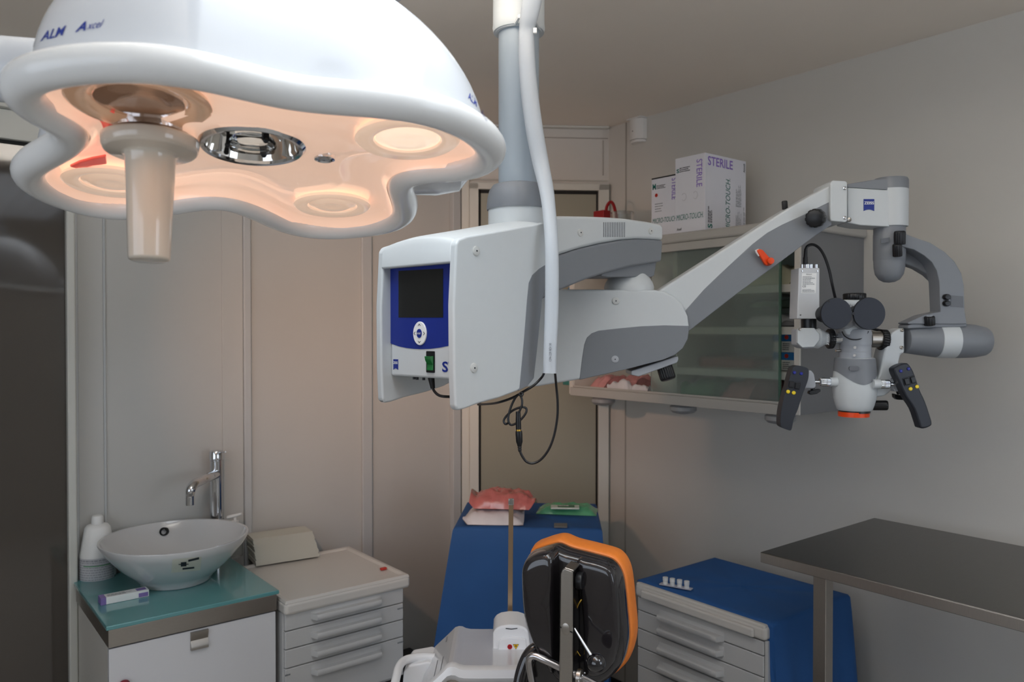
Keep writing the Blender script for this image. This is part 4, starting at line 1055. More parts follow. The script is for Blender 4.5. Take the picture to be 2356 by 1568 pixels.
# ---------------- on top of the cabinet
M_teal_ink = mat('teal_ink', (20, 110, 100), 0.5)
M_purple = mat('purple_ink', (140, 112, 192), 0.5)
M_box = mat('box_white', (220, 219, 225), 0.45)
pz = onz(1622, 528, ztp)
def glove_box(u0, u1, v0, v1, z0, z1, label, big):
    t = thing('glove_box', Vector(((u0+u1)/2, (v0+v1)/2, z0)), label, 'box', 'sterile glove boxes')
    b = B(); box(b, (u0, v0, z0), (u1, v1, z1)); obj('carton', b, M_box, t, bevel=0.0012)
    h = z1-z0; w = v1-v0; D = u1-u0
    fo = lambda a, c: Vector((u0, v1-a*w, z0+c*h))                 # front face, a across, c up
    lettering('lettering', 'S' if big else 'M', fo(0.05, 0.80), -Y3, Z3, w*(0.09 if big else 0.13), h*0.055 if big else h*0.10, M_teal_ink, t, bold=0.03)
    lines('lettering', fo(0.15 if big else 0.2, 0.80), -Y3, Z3, w*0.36, h*0.07, 3, M_ink, t, 0.5, seed=2)
    lettering('lettering', 'STERILE', fo(0.72 if big else 0.80, 0.93 if big else 0.94), -Z3, -Y3, h*0.36, w*0.19, M_purple, t, bold=0.01)
    lettering('lettering', 'MICRO-TOUCH.', fo(0.05, 0.165 if big else 0.22), -Y3, Z3, w*0.9 if big else w*1.0*0.95, h*0.075 if big else h*0.085, M_teal_ink, t, shear=0.2)
    if big:
        lettering('lettering', 'Ansell', fo(0.06, 0.03), -Y3, Z3, w*0.17, h*0.035, M_ink, t, shear=0.2, bold=0.02)
        b = B()
        for a in (0.3, 0.68):
            q = fo(a, 0.47); tube(b, [q+Y3*0.010*cos(x)+Z3*0.012*sin(x)-X3*0.0003 for x in [radians(40+k*28) for k in range(11)]], 0.0006, 5, 2)
        obj('perforation', b, mat('crease', (180, 178, 182), 0.5), t)
        si = lambda a, c: Vector((u0+a*D, v0, z0+c*h))             # right face
        lettering('lettering', 'STERILE', si(0.06, 0.845), X3, Z3, D*0.60, h*0.12, M_purple, t, bold=0.015)
        lettering('lettering', 'MICRO-TOUCH.', si(0.60, 0.02), Z3, -X3, h*0.70, D*0.11, M_teal_ink, t, shear=0.2)
        lettering('lettering', 'S', si(0.17, 0.03), Z3, -X3, h*0.055, D*0.11, M_teal_ink, t, bold=0.03)
        lines('lettering', si(0.17, 0.1), Z3, -X3, h*0.25, D*0.11, 3, M_ink, t, 0.5, seed=5)
        lettering('lettering', 'Ansell', si(0.97, 0.84), Z3, -X3, h*0.12, D*0.04, M_ink, t, bold=0.02)
        gi = mat('pale_grey_ink', (150, 152, 156), 0.5)
        lines('lettering', si(0.88, 0.36), Z3, -X3, h*0.34, D*0.14, 9, gi, t, 0.45, seed=8)
        lines('lettering', si(0.88, 0.02), Z3, -X3, h*0.30, D*0.14, 9, gi, t, 0.45, seed=9)
        lines('lettering', si(0.98, 0.02), Z3, -X3, h*0.42, D*0.05, 2, gi, t, 0.5, seed=10)
    else:
        obj('red_dot', disc(B(), fo(0.2, 0.70)-X3*0.0008, -Y3, Z3, w*0.055, w*0.055, 0.0004, 24), mat('red_print', (190, 45, 30), 0.5), t, smooth=False)
        lines('lettering', fo(0.14, 0.4), -Y3, Z3, w*0.4, h*0.17, 4, mat('pale_grey_ink', (150, 152, 156), 0.5), t, 0.35, seed=11)
        b = B(); box(b, (u0-0.0005, v0+0.002, z1-0.004), (u0+0.002, v1-0.001, z1+0.0005)); obj('open_slit', b, M_seam, t, smooth=False)
    return t
bu, bv = pz.x, pz.y
bv1 = onu(1553.5, 450, bu).y
bu1 = onv(1716, 450, bv).x
bz1 = onu(1620, 351, bu).z
glove_box(bu, min(bu1, UR-0.01), bv, bv1, ztp, bz1, 'tall white sterile glove box on the cabinet top, its side turned to view', True)
sv1 = onu(1500, 450, bu+0.012).y; 
glove_box(bu+0.012, min(bu1, UR-0.02), bv1+0.002, bv1+0.002+(sv1-bv1)*1.0+0.0, ztp, onu(1500, 411, bu+0.012).z, 'shorter white glove box with a red dot, left of the tall one', False)
# red-lidded clear jug further left
jx = onplane(1432, 490, Vector((UC+0.16, 0, 0)), X3); jz = ztp
jug = thing('measuring_jug', Vector((jx.x, jx.y, jz)), 'clear plastic tub with a red clip and red hoop handle on the cabinet', 'jug')
rj = 0.043; hj = onplane(1432, 488, jx, X3).z-jz
obj('tub', lathe(B(), Vector((jx.x, jx.y, jz)), [(rj*0.8, 0.0), (rj*0.82, 0.003), (rj, hj), (rj*1.06, hj), (rj*1.06, hj-0.004), (rj*0.97, hj-0.004), (rj*0.78, 0.005), (0.001, 0.005)], Z3, 32), mat('clear_plastic', (225, 228, 226), 0.08, trans=0.9, ior=1.3), jug)
M_redp = mat('red_plastic', (150, 24, 28), 0.35)
a0 = onplane(1397, 500, jx, X3); 
obj('hoop_handle', tube(B(), [onplane(x, y, jx, X3) for x, y in ((1393, 520), (1394, 494), (1396, 476), (1403, 465), (1410, 468), (1415, 482), (1418, 500), (1420, 520))], 0.0065, 10, 6), M_redp, jug)
q0, q1 = onplane(1373, 510, jx, X3), onplane(1397, 483, jx, X3)
b = B(); box(b, (jx.x-0.02, q1.y, q0.z), (jx.x+0.02, q0.y, q1.z)); obj('clip', b, M_redp, jug, bevel=0.003)
p0, p1 = onplane(1500, 520, Vector((UC+0.10, 0, 0)), X3), onplane(1478, 502, Vector((UC+0.10, 0, 0)), X3)
pbx = onu(1474, 500, UC+0.10)
b = B(); box(b, (UC+0.10, sv1+0.006, ztp), (UC+0.20, sv1+0.075, onu(1488, 502, UC+0.10).z)); o = obj('blue_box', b, M_bluec, None, bevel=0.004)
tag(o, 'low blue box on the cabinet top left of the glove boxes', 'box')

# ---------------- motion detector high in the corner
q = onu(1472, 302, UR); w = abs(onu(1455, 300, UR).y-onu(1489, 300, UR).y); z1 = onu(1472, 273, UR).z; z0 = onu(1472, 330, UR).z
pir = thing('motion_detector', Vector((UR-0.02, q.y, (z0+z1)/2)), 'small white motion detector high on the wall near the corner', 'detector')
b = B(); pts = [(0, w*0.5), (0.022, w*0.46), (0.04, w*0.22), (0.044, 0), (0.04, -w*0.22), (0.022, -w*0.46), (0, -w*0.5)]
prism(b, [Vector((UR-x, q.y+y, z0+0.012)) for x, y in pts], Z3*(z1-z0-0.018)); obj('body', b, mat('detector_white', (222, 220, 216), 0.3), pir, bevel=0.003)
b = B(); box(b, (UR-0.040, q.y-w*0.5, z1-0.006), (UR, q.y+w*0.5, z1)); obj('top_cap', b, mat('detector_white', (222, 220, 216), 0.3), pir, bevel=0.003)
b = B(); prism(b, [Vector((UR-x*0.85, q.y+y*0.9, z0)) for x, y in pts], Z3*0.012); obj('lower_cap', b, mat('detector_white', (222, 220, 216), 0.3), pir, bevel=0.003)
b = B(); cyl(b, Vector((UR-0.043, q.y, z0+0.045)), Vector((UR-0.0445, q.y, z0+0.045)), 0.0025, seg=10); obj('sensor_dot', b, M_ink, pir)
# ================================================================ WASHSTAND
ZG = 0.83
M_gtop = mat('green_glass_top', (92, 150, 152), 0.12, coat=0.5, spec=0.6, noise=0.03, scale=5)
M_gloss = mat('gloss_white_front', (212, 212, 214), 0.25)
M_ceram = mat('white_ceramic', (206, 206, 206), 0.1, coat=0.7)
gl = onz(241, 1437, ZG); gr_ = onz(648, 1360, ZG)
u0, u1, v0, v1 = gl.x, gr_.x, (gl.y+gr_.y)/2, VB-0.035
wash = thing('washstand', Vector(((u0+u1)/2, (v0+v1)/2, 0)), 'white washstand cabinet with a green glass top and steel band', 'cabinet')
b = B(); box(b, (u0, v0, ZG-0.012), (u1, v1, ZG)); obj('glass_top', b, M_gtop, wash, bevel=0.0025, label='green glass slab')
b = B(); box(b, (u0+0.006, v0+0.006, ZG-0.062), (u1-0.006, v1, ZG-0.0125)); obj('steel_band', b, M_steel, wash, bevel=0.002)
b = B(); box(b, (u0+0.012, v0+0.028, 0.08), (u1-0.012, v1, ZG-0.0625)); obj('carcass', b, M_cabw, wash, bevel=0.002)
b = B(); box(b, (u0+0.008, v0+0.010, 0.09), (u1-0.008, v0+0.0275, ZG-0.066)); obj('front_door', b, M_gloss, wash, bevel=0.0015)
a = onv(438, 1460, v0+0.01); c = onv(478, 1452, v0+0.01); zA = onv(458, 1449, v0+0.01).z; zB_ = onv(458, 1490, v0+0.01).z
b = B(); n = 10
R = []
for k in range(n+1):
    f = k/n; dz = zA+(zB_-zA)*f; dep = 0.002+0.007*abs(cos(pi*f))**1.0
    R.append([Vector((a.x, v0+0.0105-dep, dz)), Vector((c.x, v0+0.0105-dep, dz)), Vector((c.x, v0+0.0105, dz)), Vector((a.x, v0+0.0105, dz))])
loft(b, R); obj('handle', b, M_steel, wash, angle=40, label='square steel pull')
p = onv(284, 1574, v0+0.01)
obj('knob', lathe(B(), p, [(0.012, 0), (0.016, 0.008), (0.013, 0.016), (0.001, 0.018)], -Y3, 24), mat('red_knob', (120, 30, 45), 0.3), wash, label='dark red knob')
b = B(); box(b, (u0+0.03, v0+0.05, 0), (u1-0.03, v1, 0.085)); obj('plinth', b, M_base, wash)

# bowl
base = W(413, 1352, 2.46); rimc = W(395, 1231, 2.46)
bc_ = Vector(((base.x+rimc.x)/2, (base.y+rimc.y)/2, ZG))
zr = rimc.z-ZG; rr_ = 161*2.46/F; rb = 76*2.46/F
bowl = thing('wash_bowl', bc_, 'white ceramic wash bowl standing on the green glass top', 'sink')
pf = [(0.001, 0.0), (rb*0.96, 0.0), (rb, 0.004), (rb*1.0, 0.010), (rb*1.22, 0.03), (rb*1.55, zr*0.42), (rr_*0.93, zr*0.78), (rr_, zr-0.004), (rr_*0.995, zr), (rr_*0.965, zr-0.001), (rr_*0.89, zr*0.78), (rb*1.4, zr*0.42), (rb*1.05, 0.03), (rb*0.5, 0.018), (0.001, 0.015)]
obj('bowl', lathe(B(), bc_, pf, Z3, 72), M_ceram, bowl, angle=50)
of = onplane(377, 1222, bc_+cw(0, 0.155), cw(0, 1))
obj('overflow_hole', lathe(B(), of, [(0.0135, -0.012), (0.0135, 0.004), (0.010, 0.006), (0.010, -0.02)], cw(0.1, -1, 0.25), 24), M_seam, bowl)
# sticker on the outside
eye = Vector((0, 0, EYE)); tb = B(); lathe(tb, bc_, pf[:8], Z3, 72); bmesh.ops.recalc_face_normals(tb, faces=tb.faces); TB = BVHTree.FromBMesh(tb); tb.free()
def wrap(pts, lift):
    out = []
    for x, y in pts:
        d = (W(x, y, 1)-eye).normalized(); h = TB.ray_cast(eye, d); out.append(h[0]-d*lift)
    return out
def decal(name, quad, m, parent, lift, nx=8, ny=4):
    b = B(); R = []
    for j in range(ny+1):
        f = j/ny; A = Vector(quad[0]).lerp(Vector(quad[3]), f); C = Vector(quad[1]).lerp(Vector(quad[2]), f)
        R.append(wrap([tuple(A.lerp(C, i/nx)) for i in range(nx+1)], lift))
    loft(b, R, closed=False); return obj(name, b, m, parent)
decal('sticker', ((397, 1286), (464, 1280), (461, 1311), (394, 1317)), mat('sticker_cream', (205, 203, 190), 0.4), bowl, 0.0012)
for k, q in enumerate((((416, 1293), (429, 1292), (429, 1302), (416, 1303)), ((433, 1287), (458, 1281), (458, 1286), (433, 1292)), ((420, 1306), (447, 1303), (447, 1307), (420, 1310)), ((411, 1297), (434, 1296), (434, 1298), (411, 1299)))):
    decal('print', q, M_ink, bowl, 0.0022, 4, 2)

# tap
tp = W(498, 1190, 2.715); tp.z = ZG
tap = thing('mixer_tap', tp, 'tall chrome mixer tap behind the wash bowl', 'tap')
k = 2.715/F
zt_ = W(498, 1036, 2.715).z-ZG
obj('column', lathe(B(), tp, [(0.026, 0), (0.026, 0.006), (14*k, 0.010), (14*k, zt_-0.034), (13.2*k, zt_-0.0335), (13.2*k, zt_-0.0325), (15*k, zt_-0.031), (15*k, zt_-0.004), (13.5*k, zt_), (0.001, zt_)], Z3, 32), M_chrome, tap)
obj('lever', cyl(B(), W(498, 1040, 2.715), W(519, 1039, 2.66), 0.003, seg=12), M_chrome, tap)
obj('spout', tube(B(), [W(498, 1090, 2.715), W(480, 1097, 2.61), W(462, 1105, 2.56), W(447, 1113, 2.52), W(439, 1126, 2.50), W(437, 1140, 2.50), W(437, 1161, 2.50)], [10.5*k]*5+[9*k, 9*k], 16, 6), M_chrome, tap)
# soap dispenser behind the bowl on the right
sp_ = W(541, 1295, 2.72); sp_.z = ZG; ks = 2.72/F
soap = thing('soap_dispenser', sp_, 'clear soap dispenser with a white pump, behind the bowl', 'dispenser')
hs = W(541, 1205, 2.72).z-ZG
obj('bottle', lathe(B(), sp_, [(15*ks, 0), (17*ks, 0.004), (17*ks, hs*0.75), (14*ks, hs*0.92), (6*ks, hs)], Z3, 28), mat('soap_clear', (205, 205, 200), 0.1, trans=0.85, ior=1.35), soap)
b = B(); lathe(b, sp_, [(8*ks, hs), (8*ks, hs+0.012), (3*ks, hs+0.014), (3*ks, hs+0.03)], Z3, 20)
zt2 = W(541, 1187, 2.5).z
tube(b, [W(524, 1190, 2.72), W(535, 1187, 2.72), W(556, 1181, 2.72)], [0.009, 0.010, 0.006], 12, 4, flat=0.7)
obj('pump', b, M_white, soap)
# white bottle on the left of the bowl
wb = W(225, 1325, 2.50); wb.z = ZG; kb = 2.5/F
wbz = lambda y: W(225, y, 2.5).z-ZG
bot = thing('detergent_bottle', wb, 'white round detergent bottle with printed label, left of the bowl', 'bottle')
obj('body', lathe(B(), wb, [(34*kb, 0.0), (38*kb, 0.004), (38*kb, wbz(1270)), (36*kb, wbz(1262)), (31*kb, wbz(1235)), (27*kb, wbz(1212)), (22*kb, wbz(1206)), (13*kb, wbz(1203))], Z3, 36), M_white, bot)
obj('cap', lathe(B(), wb, [(12*kb, wbz(1205)), (13*kb, wbz(1203)), (12*kb, wbz(1188)), (10*kb, wbz(1185)), (0.001, wbz(1185))], Z3, 28), M_white, bot)
b = B(); R = []
for j in range(2):
    R.append([wb+FX*(38.4*kb*cos(a))+FY*(38.4*kb*sin(a))+Z3*(wbz(1328) if j == 0 else wbz(1275)) for a in [radians(180+k*9) for k in range(21)]])
loft(b, R, closed=False); obj('label', b, mat('label_pale', (200, 200, 203), 0.4), bot)
b = B(); r = random.Random(5)
for i in range(9):
    z = wbz(1278+i*5.4)
    a = radians(200)
    while a < radians(350):
        da = radians(3+9*r.random())
        R = [[wb+FX*(38.8*kb*cos(x))+FY*(38.8*kb*sin(x))+Z3*(z+dz) for x in (a, a+da/2, a+da)] for dz in (0, -0.0028 if i else -0.005)]
        loft(b, R, closed=False); a += da+radians(2)
obj('print', b, mat('faint_ink', (158, 159, 164), 0.5), bot)
b = B(); R = [[wb+FX*(38.7*kb*cos(x))+FY*(38.7*kb*sin(x))+Z3*(wbz(1290)+dz) for x in [radians(250+k*10) for k in range(10)]] for dz in (0, -0.0035)]
loft(b, R, closed=False); obj('green_stripe', b, mat('green_ink', (70, 150, 90), 0.5), bot)
# small white and purple carton at the front of the glass
ca_ = onz(232, 1393, ZG); cb_ = onz(343, 1371, ZG); e = (cb_-ca_); L = e.length; e.normalize(); n_ = Vector((-e.y, e.x, 0))
tc_ = thing('toothpaste_carton', (ca_+cb_)/2, 'slim white and purple carton lying on the green glass', 'box')
cen = (ca_+cb_)/2+n_*0.018+Z3*0.0105
obj('carton', obox(B(), cen, e, n_, Z3, L, 0.036, 0.020), M_white, tc_, bevel=0.001)
M_pcard = mat('purple_card', (130, 110, 170), 0.45)
obj('purple_end', obox(B(), cen-e*(L/2-0.007)+Z3*0.0003, e, n_, Z3, 0.0142, 0.0364, 0.0202), M_pcard, tc_, smooth=False)
obj('purple_print', obox(B(), cen+e*(L*0.36)+Z3*0.0103, e, n_, Z3, L*0.2, 0.022, 0.0004), M_pcard, tc_, smooth=False)
obj('purple_print', obox(B(), cen+e*(L*0.38)-n_*0.0182-Z3*0.002, e, n_, Z3, L*0.2, 0.0004, 0.012), M_pcard, tc_, smooth=False)
lines('lettering', cen-e*(L*0.35)-n_*0.012+Z3*0.0102, e, n_, L*0.55, 0.02, 3, mat('grey_ink', (120, 122, 126), 0.5), tc_, 0.4, seed=21)

# ================================================================ WHITE DRAWER CABINET
ZC = 0.80
M_dw = mat('drawer_white', (194, 194, 193), 0.35)
M_dtop = mat('cabinet_top_white', (206, 202, 196), 0.3)
fr_ = onz(945, 1320, ZC); bk = onz(815, 1252, ZC)
cu1 = fr_.x; cu0 = u1+0.004; cv0 = fr_.y; cv1 = bk.y
ch = thing('drawer_cabinet', Vector(((cu0+cu1)/2, (cv0+cv1)/2, 0)), 'white dental drawer cabinet beside the washstand, with scoop handles', 'cabinet')
def slab(bm, lo, hi, lip): pass
b = B(); box(b, (cu0, cv0, ZC-0.045), (cu1, cv1, ZC-0.006)); obj('cabinet_top', b, M_dtop, ch, bevel=0.012, seg=4)
b = B()
R = []
def rring(g, z): return [Vector((x, y, z)) for x, y in ((cu0+g, cv0+g), (cu1-g, cv0+g), (cu1-g, cv1-g), (cu0+g, cv1-g))]
loft(b, [rring(0.002, ZC-0.010), rring(0.006, ZC), rring(0.018, ZC), rring(0.026, ZC-0.0055), rring(0.026, ZC-0.010)], caps=(True, True)); obj('raised_rim', b, M_dtop, ch, bevel=0.002)
fv = cv0+0.024
zrow = [onv(938, y, fv).z for y in (1341, 1380, 1418, 1457, 1545)]
x1_ = cu1-0.022
b = B(); box(b, (cu0+0.004, fv+0.004, zrow[-1]-0.012), (x1_, cv1-0.01, ZC-0.044)); obj('carcass', b, M_dw, ch, bevel=0.003)
hx0, hx1 = onv(712, 1400, fv).x, onv(872, 1390, fv).x
def scoop(parent, xa, xb, zt, zb_, fv, axis='v'):
    """long scoop handle: rounded bar with a concave upper face"""
    b = B(); zt -= 0.003; zb_ += 0.010; H = zt-zb_; D = 0.027; R = []
    N = 24
    for k in range(N+1):
        f = k/N; x = xa+(xb-xa)*f; e = min(f, 1-f)/0.06; w = sqrt(max(0.0, 1-(1-min(1, e))**2)); w = max(w, 0.05)
        d = D*w
        sec = [(0, H*0.98), (d*0.12, H*0.62), (d*0.5, H*0.56), (d*0.88, H*0.62), (d*1.0, H*0.52), (d*1.0, H*0.10), (d*0.9, 0.0), (d*0.2, H*0.06), (0, 0.0)]
        if axis == 'v': R.append([Vector((x, fv-a, zb_+h)) for a, h in sec])
        else: R.append([Vector((fv-a, x, zb_+h)) for a, h in sec])
    loft(b, R); return obj('handle', b, M_dw, parent, angle=50, bevel=0)
names = []
for k in range(4):
    b = B(); box(b, (cu0+0.006, fv-0.012, zrow[k+1]+0.0015), (x1_, fv+0.004, zrow[k]-0.0015))
    dr = obj('drawer', b, M_dw, ch, bevel=0.0025)
    zt = zrow[k]-0.006; zb_ = zt-0.042
    scoop(dr, hx0, hx1, zt, zb_, fv-0.012)
    if k in (1, 3):
        lines('lettering', Vector((onv(910, 1390, fv).x, fv-0.012, zrow[k]-0.02)), X3, Z3, 0.033, 0.007, 1, mat('grey_ink', (120, 122, 126), 0.5), dr, 0.7, seed=k)
    if k == 3: lines('lettering', Vector((onv(652, 1530, fv).x, fv-0.012, zrow[k]-0.022)), X3, Z3, 0.022, 0.007, 1, mat('grey_ink', (120, 122, 126), 0.5), dr, 0.7, seed=9)
for (x, y) in ((cu0+0.03, cv0+0.05), (x1_-0.03, cv0+0.05), (cu0+0.03, cv1-0.04), (x1_-0.03, cv1-0.04)):
    b = B(); cyl(b, (x, y, 0.0), (x, y, zrow[-1]-0.011), 0.016, seg=16); obj('leg', b, M_base, ch)
# folded paper towels leaning in a stack on its left back corner
st = thing('paper_towels', onz(640, 1290, ZC), 'slanted stack of folded cream paper towels on the drawer cabinet', 'paper towels')
A = onz(590, 1303, ZC+0.0005); Bp = onz(737, 1280, ZC+0.0005); ex = (Bp-A); Lp = ex.length; ex.normalize(); ey = Vector((-ex.y, ex.x, 0))
b = B(); nS = 26; rnd = random.Random(3)
Hs = (W(580, 1240, A.to_2d().length).z-ZC)
hh = 0.085
for i in range(nS):
    f = i/nS; off = ey*(0.004+0.035*f)+ex*(-0.010*f+rnd.uniform(-0.002, 0.002))
    zz_ = A.z+0.001+hh*f
    w2 = 0.11*(1-0.12*f)
    c = A+ex*(Lp/2)+ey*(w2/2)+off; c.z = zz_+hh/nS/2
    obox(b, c, ex, ey, Z3, Lp-rnd.uniform(0, 0.004)-0.012*f, w2, hh/nS*0.9)
obj('towel_stack', b, mat('towel_cream', (200, 199, 188), 0.7), st)
p = onz(882, 1310, ZC-0.0045)
b = B(); obox(b, p+Z3*0.004, X3, Y3, Z3, 0.022, 0.012, 0.008); o = obj('red_clip', b, mat('red_clip', (190, 55, 45), 0.4), None, bevel=0.002)
tag(o, 'tiny red clip lying on the drawer cabinet top', 'clip')
# ================================================================ DRAPED TABLE IN THE CORNER
M_drape = mat('blue_drape', (38, 84, 140), 0.75, noise=0.10, scale=9, bump=0.0015)
ZT = 0.93
fl_, frt = onz(1046, 1213, ZT), onz(1382, 1218, ZT)
tx = (frt-fl_); TW = tx.length; tx.normalize(); ty = Vector((-tx.y, tx.x, 0))
TD = 0.40
tbl = thing('side_table', (fl_+frt)/2+ty*(TD/2)-Z3*ZT, 'small table in the corner hidden under its blue drape', 'table')
b = B(); c = (fl_+frt)/2+ty*(TD/2); c.z = ZT-0.02; obox(b, c, tx, ty, Z3, TW-0.03, TD-0.03, 0.03); obj('table_top', b, M_steel, tbl)
for i in (-1, 1):
    for j in (-1, 1):
        q = c+tx*(i*(TW/2-0.04))+ty*(j*(TD/2-0.04)); q.z = 0
        b = B(); cyl(b, q, q+Z3*(ZT-0.034), 0.014, seg=14); obj('leg', b, M_steel, tbl)
def drape(name, corner, ex, ey, w, d, z0, drop, flare, m, label, seed, sides=(1, 1, 1, 1), fold=0.012, rnd_=0.02, nside=22, flat_front=0.0):
    """a cloth over a w x d top: rings walk out over the edge and down; ex/ey from the front-left corner"""
    r = random.Random(seed); b = B()
    cen = corner+ex*(w/2)+ey*(d/2)
    def ring_pts(n):
        pts = []
        for s_, (a0, a1) in enumerate((((-1, -1), (1, -1)), ((1, -1), (1, 1)), ((1, 1), (-1, 1)), ((-1, 1), (-1, -1)))):
            for k in range(n):
                f = k/n; pts.append((a0[0]+(a1[0]-a0[0])*f, a0[1]+(a1[1]-a0[1])*f, s_, f))
        return pts
    base = ring_pts(nside); ph = [r.uniform(0, 6) for _ in range(8)]
    rings = []
    for sc_r in (0.02, 0.5, 0.9): rings.append([cen+ex*(x*w/2*sc_r)+ey*(y*d/2*sc_r)+Z3*(z0+0.0025+0.0015*sin(x*6+ph[0])*sin(y*5+ph[1])) for x, y, s_, f in base])
    def hor(x, y, out): return cen+ex*(x*(w/2)+max(-1, min(1, x*1.0))*out)+ey*(y*(d/2)+y*out)
    rings.append([hor(x, y, -0.008)+Z3*(z0+0.003) for x, y, s_, f in base])
    rings.append([hor(x, y, 0.001)+Z3*(z0+0.0005) for x, y, s_, f in base])
    rings.append([hor(x, y, 0.006 if sides[s_] else 0.003)+Z3*(z0-(0.008 if sides[s_] else 0.002)) for x, y, s_, f in base])
    for k in range(1, 15):
        t = k/14; R = []
        for x, y, s_, f in base:
            dr = drop*t; corner_ = (abs(x)*abs(y))**6
            fo = fold*t*sin((x*1.7+y*2.3)*5+ph[2]+s_)*(1-flat_front*(s_ == 0)) + fold*0.6*t*sin((x*2.9-y*1.3)*6+ph[3])*(1-flat_front*(s_ == 0))
            out = 0.007+flare[s_]*t**1.1*(1+0.6*corner_)+fo
            X = x*(w/2+ (flare[1] if x > 0 else flare[3])*t*(abs(x)**3)+0.007+ (fo if abs(x) > 0.98 else 0))
            Y = y*(d/2+ (flare[2] if y > 0 else flare[0])*t*(abs(y)**3)+0.007+ (fo if abs(y) > 0.98 else 0))
            cut = 1.0
            if not sides[s_]: X, Y, cut, dr = x*(w/2+0.004), y*(d/2+0.004), 0.0, 0.0
            R.append(cen+ex*X+ey*Y+Z3*((z0-0.01-dr*cut+0.01*t*sin(x*4+y*3+ph[4])) if cut else z0-0.003))
        rings.append(R)
    loft(b, rings, caps=(True, False))
    o = obj(name, b, m, None, angle=70); return tag(o, label, 'cloth')
drape('blue_drape', Vector((fl_.x, fl_.y, 0)), tx, ty, TW, TD, ZT, 0.72, (0.05, 0.03, 0.0, 0.10), M_drape, 'blue cloth draped over the corner table below the frosted door', 3, fold=0.010)
# packs on it
bag('instrument_pouch', onz(1137, 1196, ZT+0.004), 0.215, 0.15, 0.052, M_pouch, 'white soft instrument pouch lying on the blue corner table', 'packet', 31, math.atan2(tx.y, tx.x))
bag('red_film_pack', onz(1160, 1160, ZT+0.058), 0.235, 0.16, 0.062, mat('red_film', (184, 104, 100), 0.2, coat=0.6, noise=0.35, scale=22), 'crinkled red film pack on top of the white pouch', 'packet', 33, math.atan2(tx.y, tx.x)-0.05)
gw = bag('wipes_pack', onz(1305, 1176, ZT+0.003), 0.225, 0.12, 0.032, mat('wipes_green', (92, 168, 124), 0.25, coat=0.5, noise=0.25, scale=14), 'green and white flat pack of wipes on the blue corner table', 'packet', 37, math.atan2(tx.y, tx.x)-0.10, pinch=False)
gq = onz(1300, 1166, ZT+0.034)
o = obj('reseal_flap', obox(B(), gq, tx, ty, Z3, 0.105, 0.05, 0.006), mat('flap_white', (205, 215, 205), 0.35), gw, bevel=0.002)
o = obj('printed_panel', obox(B(), gq+Z3*0.0035+tx*0.004, tx, ty, Z3, 0.062, 0.032, 0.0015), mat('wipes_dark', (50, 105, 75), 0.35), gw)
lines('lettering', gq+Z3*0.0045-tx*0.024-ty*0.006, tx, ty, 0.055, 0.014, 1, M_white, gw, 0.8, seed=4)
q = onz(1290, 1210, ZT+0.004)
o = obj('metal_tag', obox(B(), q+Z3*0.003, tx, ty, Z3, 0.046, 0.05, 0.005), mat('tag_grey', (120, 118, 116), 0.4, metal=0.3), None, bevel=0.001); tag(o, 'small square grey metal tag on the blue corner table', 'tag')

# dark case and a white box low by the wall
q = onv(962, 1503, VB-0.10); zz1 = q.z
b = B(); box(b, (q.x-0.08, VB-0.20, 0), (q.x+0.01, VB-0.02, zz1)); o = obj('black_case', b, M_base, None, bevel=0.006); tag(o, 'black case standing on the floor between drawer cabinet and corner table', 'case')
# ================================================================ RIGHT DRAWER CABINET UNDER A DRAPE
ZR = 0.80
a_ = onz(1463, 1337, ZR); b_ = onz(1758, 1442, ZR); c_ = onz(1650, 1290, ZR)
ru0 = (a_.x+b_.x)/2; rv1, rv0 = a_.y, b_.y; ru1 = min(c_.x+0.02, UR-0.03)
rc = thing('drawer_cabinet', Vector(((ru0+ru1)/2, (rv0+rv1)/2, 0)), 'white drawer cabinet with scoop handles half covered by a blue drape', 'cabinet')
b = B(); box(b, (ru0, rv0, ZR-0.045), (ru1, rv1, ZR-0.004)); obj('cabinet_top', b, M_dtop, rc, bevel=0.012, seg=4)
b = B(); box(b, (ru0+0.002, rv0+0.004, ZR-0.02), (ru0+0.022, rv1-0.004, ZR)); obj('raised_rim', b, M_dtop, rc, bevel=0.006, seg=3)
fu = ru0+0.02
b = B(); obox(b, Vector((ru0-0.004, (rv0+rv1)/2, ZR-0.028)), Y3, X3, Z3, (rv1-rv0)*0.86, 0.014, 0.026); obj('top_grip', b, M_dtop, rc, bevel=0.006, seg=3)
rz = [ZR-0.046]
for y in (1503, 1552): rz.append(onu(1752, y, fu).z)
st_ = rz[1]-rz[2]; rz = [ZR-0.047, rz[1], rz[2]]+[rz[2]-st_*k for k in (1, 2, 4)]
b = B(); box(b, (fu+0.004, rv0+0.006, rz[-1]-0.01), (ru1-0.01, rv1-0.006, ZR-0.044)); obj('carcass', b, M_dw, rc, bevel=0.003)
ya, yb = onu(1523, 1430, fu).y, onu(1672, 1470, fu).y
for k in range(5):
    b = B(); box(b, (fu-0.012, rv0+0.012, rz[k+1]+0.0015), (fu+0.004, rv1-0.008, rz[k]-0.0015))
    dr = obj('drawer', b, M_dw, rc, bevel=0.0025)
    zt = rz[k]-0.012; scoop(dr, yb, ya, zt, zt-0.040, fu-0.012, axis='u')
b = B(); box(b, (fu-0.008, rv0+0.001, rz[-1]), (fu+0.02, rv0+0.011, ZR-0.046)); obj('corner_post', b, M_dw, rc, bevel=0.002)
p = onu(1735, 1459, fu-0.012); b = B(); obox(b, p, Y3, X3, Z3, 0.016, 0.002, 0.005); obj('drawer_mark', b, mat('brown_mark', (110, 95, 75), 0.5), rc, smooth=False)
